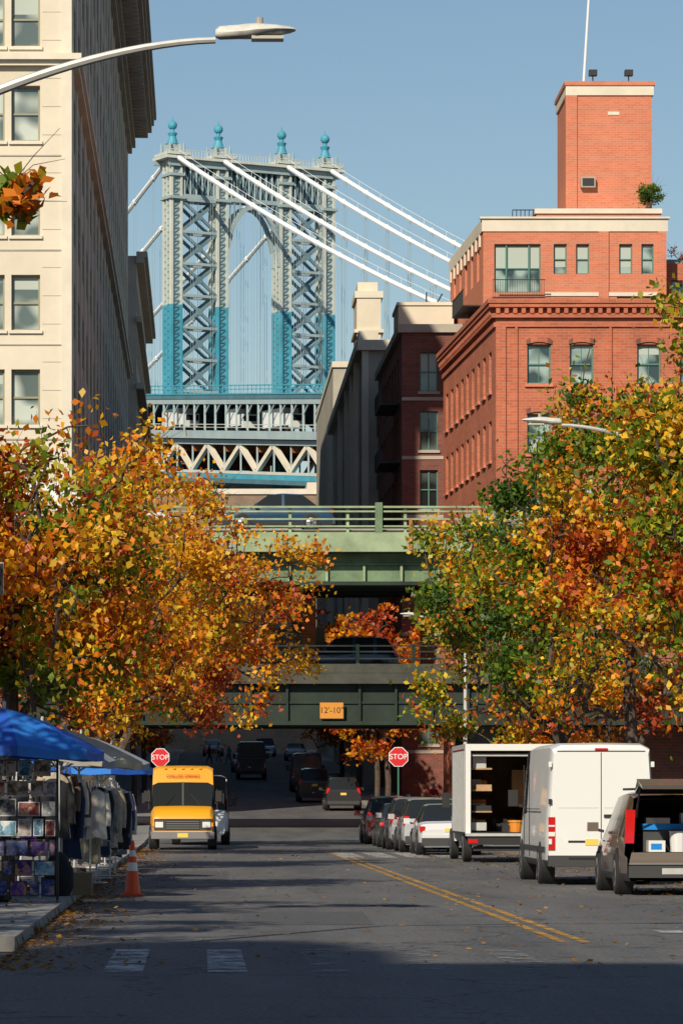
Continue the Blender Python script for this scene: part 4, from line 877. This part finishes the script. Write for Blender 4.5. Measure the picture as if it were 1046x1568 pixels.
# ------------------------------------------------------------------ vendor stalls
def umbrella(name,x,y,top,rad,drop,m1,m2,n=8,tilt=0):
    r=root(name,(x,y,.13)); r.rotation_euler=(0,tilt,0); mb=MB(); mb.tube([(0,0,0),(0,0,top+.1)],.025,M_steel,8); mb.tube([(0,0,0),(0,0,.1)],.25,M_blk,14)
    def pt(k,f):
        a=2*math.pi*k/n+.2; return (math.cos(a)*rad*f,math.sin(a)*rad*f,top-drop*(f**1.35))
    for k in range(n):
        for i in range(6):
            f0,f1=i/6,(i+1)/6
            for h0,h1 in((0,.5),(.5,1)):
                def q(h,f):
                    A_=Vector(pt(k,f));B_=Vector(pt(k+1,f)); p=A_.lerp(B_,h); p.z-=.05*f*math.sin(math.pi*h); return p
                mb.face([q(h0,f0),q(h1,f0),q(h1,f1),q(h0,f1)],m1 if k%2 else m2)
        A_=Vector(pt(k,1));B_=Vector(pt(k+1,1)); mid=A_.lerp(B_,.5); mid.z-=.05; dn=Vector((0,0,-.14))
        mb.face([A_,mid,mid+dn*.8,A_+dn],m1 if k%2 else m2); mb.face([mid,B_,B_+dn,mid+dn*.8],m1 if k%2 else m2)
        mb.tube([(0,0,top-.75),tuple(Vector(pt(k,.55)))],.01,M_steel,4,False); mb.tube([(0,0,top-.02),tuple(Vector(pt(k,1))+Vector((0,0,-.02)))],.009,M_steel,4,False)
    mb.build('canopy_and_pole',r,world=False)
M_ub=mat('umbrella_blue',(.012,.09,.46),.7,ns=3,na=.25); M_ub2=mat('umbrella_light_blue',(.02,.18,.62),.7,ns=3,na=.2); M_ut=mat('umbrella_beige',(.45,.37,.26),.8,ns=3,na=.2); M_uw=mat('umbrella_cream',(.58,.52,.40),.8,ns=3,na=.15); M_ug=mat('umbrella_gray',(.25,.27,.31),.8,ns=3,na=.2)
umbrella('market_umbrella',-3.0,55.5,2.8,1.5,.55,M_ub,M_ub2,tilt=.05)
umbrella('market_umbrella',-2.75,68,2.75,1.45,.42,M_ut,M_uw,tilt=.12)
umbrella('market_umbrella',-2.6,78,2.8,1.45,.5,M_ug,M_ub,tilt=.05)
umbrella('market_umbrella',-3.0,62,2.75,1.3,.42,M_ug,M_uw,tilt=.15)
umbrella('market_umbrella',-2.3,88,2.6,1.2,.4,M_ub2,M_ub,tilt=.0)
def picmat(i,a,b_,c):
    m=bpy.data.materials.new('printed_picture_%d'%i); m.use_nodes=True; nt=m.node_tree; bs=nt.nodes['Principled BSDF']; L=nt.links.new
    g=nt.nodes.new('ShaderNodeNewGeometry'); n=nt.nodes.new('ShaderNodeTexVoronoi'); n.inputs['Scale'].default_value=11; n.distance='MANHATTAN'
    L(g.outputs['Position'],n.inputs['Vector']); n2=nt.nodes.new('ShaderNodeTexNoise'); n2.inputs['Scale'].default_value=20; n2.inputs['Detail'].default_value=5; L(g.outputs['Position'],n2.inputs['Vector'])
    ad=nt.nodes.new('ShaderNodeMixRGB'); ad.inputs[0].default_value=.6; L(n.outputs['Color'],ad.inputs[1]); L(n2.outputs['Color'],ad.inputs[2])
    r=nt.nodes.new('ShaderNodeValToRGB'); e=r.color_ramp.elements; e[0].position=.35; e[0].color=(*a,1); e[1].position=.68; e[1].color=(*c,1); q=e.new(.5); q.color=(*b_,1)
    L(ad.outputs[0],r.inputs[0]); L(r.outputs[0],bs.inputs['Base Color']); bs.inputs['Roughness'].default_value=.3; return m
PM=[picmat(0,(.02,.02,.02),(.2,.2,.2),(.6,.6,.6)),picmat(1,(.005,.015,.08),(.02,.06,.25),(.35,.2,.1)),picmat(2,(.05,.02,.02),(.4,.04,.03),(.5,.4,.25)),picmat(3,(.02,.08,.14),(.12,.3,.42),(.5,.5,.45)),picmat(4,(.02,.008,.07),(.09,.03,.22),(.4,.2,.1)),picmat(5,(.1,.08,.05),(.35,.27,.2),(.6,.55,.5))]
M_card=mat('card_white',(.55,.56,.56),.4)
r=root('print_display_rack',(-2.75,55,.13)); mb=MB(); rr=random.Random(4)
for x in(-.72,0,.68): mb.tube([(x,0,0),(x,0,2.05)],.018,M_blk,6); mb.tube([(x,-.25,.02),(x,.45,.02)],.018,M_blk,6)
for i in range(13): mb.tube([(-.72,0,.12+i*.16),(.68,0,.12+i*.16)],.008,M_blk,4)
for row in range(7):
    z=.10+row*.285; x=-.72
    while x<.58:
        w_=rr.choice([.17,.22,.28,.34]); 
        if x+w_>.68: w_=.68-x
        m=rr.choice([PM[1],PM[4],PM[1],PM[3]]) if row<3 else rr.choice([PM[0],PM[2],PM[3],PM[5],PM[0]])
        yy=-.06-rr.random()*.01; hh=rr.uniform(.2,.25)
        mb.hexa([(x,yy-.05,z),(x+w_-.03,yy-.05,z),(x+w_-.03,yy-.035,z),(x,yy-.035,z),(x,yy,z+hh),(x+w_-.03,yy,z+hh),(x+w_-.03,yy+.015,z+hh),(x,yy+.015,z+hh)],M_card if row>2 else M_blk)
        mb.face([(x+.012,yy-.052,z+.012),(x+w_-.042,yy-.052,z+.012),(x+w_-.042,yy-.006,z+hh-.012),(x+.012,yy-.006,z+hh-.012)],m)
        x+=w_
mb.build('wire_frame_and_prints',r,world=False)
r=root('print_table',(-3.6,58.5,.13)); mb=MB(); mb.box(-.8,1.2,-.6,2.5,.72,.76,M_bumper) 
for x in(-.75,1.15):
    for y in(-.55,2.4): mb.tube([(x,y,0),(x,y,.72)],.02,M_steel,6)
for i in range(24): 
    x=rr.uniform(-.7,.9);y=rr.uniform(-.5,2.2); mb.box(x,x+.25,y,y+.2,.765+i*.004,.9+rr.random()*.25,rr.choice(PM))
mb.build('table_and_prints',r,world=False)
GM=[mat('cloth_black',(.015,.015,.018),.9),mat('cloth_white',(.62,.58,.50),.9,ns=6,na=.2),mat('cloth_charcoal',(.05,.05,.06),.9),mat('cloth_gray',(.22,.22,.23),.9,ns=8,na=.3),mat('cloth_navy',(.02,.03,.08),.9),mat('cloth_brown',(.14,.08,.05),.9),mat('cloth_beige',(.40,.33,.24),.9,ns=8,na=.25)]
def garment(mb,x,y,zt,w_,ln,m,ang,rr):
    ca,sa=math.cos(ang),math.sin(ang)
    def Tf(a,b_,c): return (x+a*ca-b_*sa,y+a*sa+b_*ca,zt-c)
    prof=[(0,.12,.04),(.05,.35,.07),(.1,.48,.09),(.35,.44,.12),(.6,.42,.12),(1,.5,.14)]; n=16; ph=rr.random()*6; rings=[]
    for f,hw,dp in prof:
        rg_=[]
        for k in range(n):
            t=2*math.pi*k/n; fold=1+.2*f*math.sin(5*t+ph)
            rg_.append(Tf(math.cos(t)*hw*w_*fold,math.sin(t)*dp*fold,f*ln+.02*math.sin(3*t+ph)*f))
        rings.append(rg_)
    for a,c in zip(rings[:-1],rings[1:]):
        for k in range(n): mb.face([a[k],a[(k+1)%n],c[(k+1)%n],c[k]],m)
    for s in(-1,1):
        L2=ln*.75; mb.tube([Tf(s*w_*.42,0,.08*ln),Tf(s*w_*.56,.02,.3*ln),Tf(s*w_*.58,-.03,.55*ln),Tf(s*w_*.56,-.04,L2)],[.075,.07,.06,.055],m,8)
    mb.tube([Tf(0,0,.0),Tf(0,0,-.1)],.008,M_steel,4)
    if rr.random()<.5: mb.beam(Tf(0,-.125,.1*ln),Tf(0,-.16,ln*.97),.03,.006,M_card)
    if rr.random()<.3: mb.hexa([Tf(-.12,-.14,.3*ln),Tf(.12,-.14,.3*ln),Tf(.12,-.12,.3*ln),Tf(-.12,-.12,.3*ln),Tf(-.12,-.14,.2*ln),Tf(.12,-.14,.2*ln),Tf(.12,-.12,.2*ln),Tf(-.12,-.12,.2*ln)],rr.choice(PM))
def rack(x,y,y1,h,n,seed,first=None):
    r=root('clothes_rack',(x,y,.13)); mb=MB(); rr=random.Random(seed); L2=y1-y
    for yy in(0,L2): mb.tube([(0,yy,0),(0,yy,h)],.018,M_steel,6); mb.tube([(-.3,yy,.03),(.3,yy,.03)],.018,M_steel,6)
    mb.tube([(0,0,h),(0,L2,h)],.015,M_steel,6)
    for i in range(n): garment(mb,rr.uniform(-.12,.12),.1+(L2-.2)*i/max(1,n-1),h-.09-rr.uniform(0,.12),rr.uniform(.34,.52),rr.uniform(.8,1.35),GM[first] if first is not None and i==0 else rr.choice(GM),rr.uniform(-.7,.7),rr)
    mb.build('rail_and_garments',r,world=False,smooth=60)
rack(-2.25,60.5,64,2.0,9,1,0); rack(-1.95,67,71,1.85,9,2,1); rack(-1.75,73,77.5,1.85,9,3,6); rack(-2.9,60,66,1.9,9,4,2); rack(-2.7,71,78,1.95,10,5,0); rack(-2.2,82,87,1.8,8,6,1); rack(-3.4,64,72,2.1,9,8)
r=root('storage_bag',(-2.2,58.7,.13)); mb=MB()
mb.tube([(0,0,0),(0,0,.15),(.02,0,.4),(0,0,.6),(0,0,.68)],[.18,.24,.22,.14,.05],GM[0],12); mb.box(.2,.5,.5,.9,0,.35,mat('cardboard',(.30,.20,.11),.85)); mb.build('bags',r,smooth=60,world=False)
# ------------------------------------------------------------------ people
def person(x,y,z,rz,shirt,pants,seed,h=1.74,arm=0.,walk=.25):
    k=h/1.74; V=[];E=[];Rr=[]
    def v(p,r,par=None):
        V.append(tuple(q*k for q in p)); Rr.append(r*k)
        if par is not None: E.append((par,len(V)-1))
        return len(V)-1
    pel=v((0,0,.95),.14); ws=v((0,0,1.1),.125,pel); ch=v((0,.0,1.3),.15,ws); nk=v((0,0,1.47),.07,ch); hd=v((0,-.01,1.56),.075,nk); h2=v((0,-.01,1.64),.095,hd); h3=v((0,0,1.72),.06,h2); v((0,-.11,1.60),.015,h2)
    for s in(-1,1):
        f=s*walk
        hp=v((s*.10,0,.90),.095,pel); kn=v((s*.11,-f*.5-.02,.5),.062,hp); an=v((s*.11,-f+.04,.10),.042,kn); v((s*.12,-f-.14,.04),.04,an)
        sh=v((s*.19,0,1.40),.065,ch); elb=v((s*.25,.04+f*.4,1.12),.045,sh)
        wr_=v((s*.24,-.08+f*.7-arm*.2,.90+arm*.25),.03,elb); pm_=v((s*.235,-.11+f*.75-arm*.25,.84+arm*.25),.032,wr_)
        for q in range(4):
            a=v((s*.235,-.14+q*.02+f*.75-arm*.3,.80+arm*.25),.009,pm_); v((s*.225,-.145+q*.02+f*.75-arm*.32,.745+arm*.25+.006*abs(q-1)),.008,a)
        v((s*.20,-.145+f*.75-arm*.27,.81+arm*.25),.011,pm_)
    me=bpy.data.meshes.new('p'); me.from_pydata(V,E,[]); o=bpy.data.objects.new('p',me); col.objects.link(o)
    md_=o.modifiers.new('s','SKIN'); sv=me.skin_vertices[0].data
    for i,r_ in enumerate(Rr): sv[i].radius=(r_,r_*(.75 if i in(0,1,2) else 1)); sv[i].use_root=(i==0)
    s2=o.modifiers.new('ss','SUBSURF'); s2.levels=1; s2.render_levels=1
    dg=bpy.context.evaluated_depsgraph_get(); nm=bpy.data.meshes.new_from_object(o.evaluated_get(dg)); bpy.data.objects.remove(o)
    nm.materials.clear()
    for m in(mat('skin',(.42,.25,.17),.6),shirt,pants,mat('hair',(.03,.02,.015),.8),mat('shoe_black',(.02,.02,.02),.6)): nm.materials.append(m)
    for p in nm.polygons:
        c=p.center/k; i=1
        if c.z>1.47: i=3 if (c.z>1.66 or c.y>.02) else 0
        elif c.z<.09: i=4
        elif abs(c.x)>.17 and c.z<.91+arm*.25 : i=0
        elif c.z<.93 and abs(c.x)<.2: i=2
        p.material_index=i; p.use_smooth=True
    q=bpy.data.objects.new('pedestrian',nm); col.objects.link(q); q.location=(x,y,z); q.rotation_euler=(0,0,rz)
RS=mat('jacket_red',(.6,.03,.02),.8); PJ=mat('jeans',(.04,.06,.12),.9)
person(11.0,183,hz(183)+.13,.3,RS,PJ,1,arm=1)
cols=[GM[3],RS,GM[1],GM[4],GM[0],mat('coat_blue',(.05,.15,.4),.8)]
for i,(x,y) in enumerate([(2.2,318),(3.0,322),(1.4,326),(3.8,330),(0.6,318),(4.6,322),(-3,150),(-3.4,152),(10.6,160),(-2.9,92),(-3.2,96)]):
    person(x,y,hz(y)+(.13 if x<-2 or x>9.3 else 0),rr.uniform(-3,3),cols[i%6],[PJ,GM[0],GM[2]][i%3],i,h=1.62+.04*(i%5))
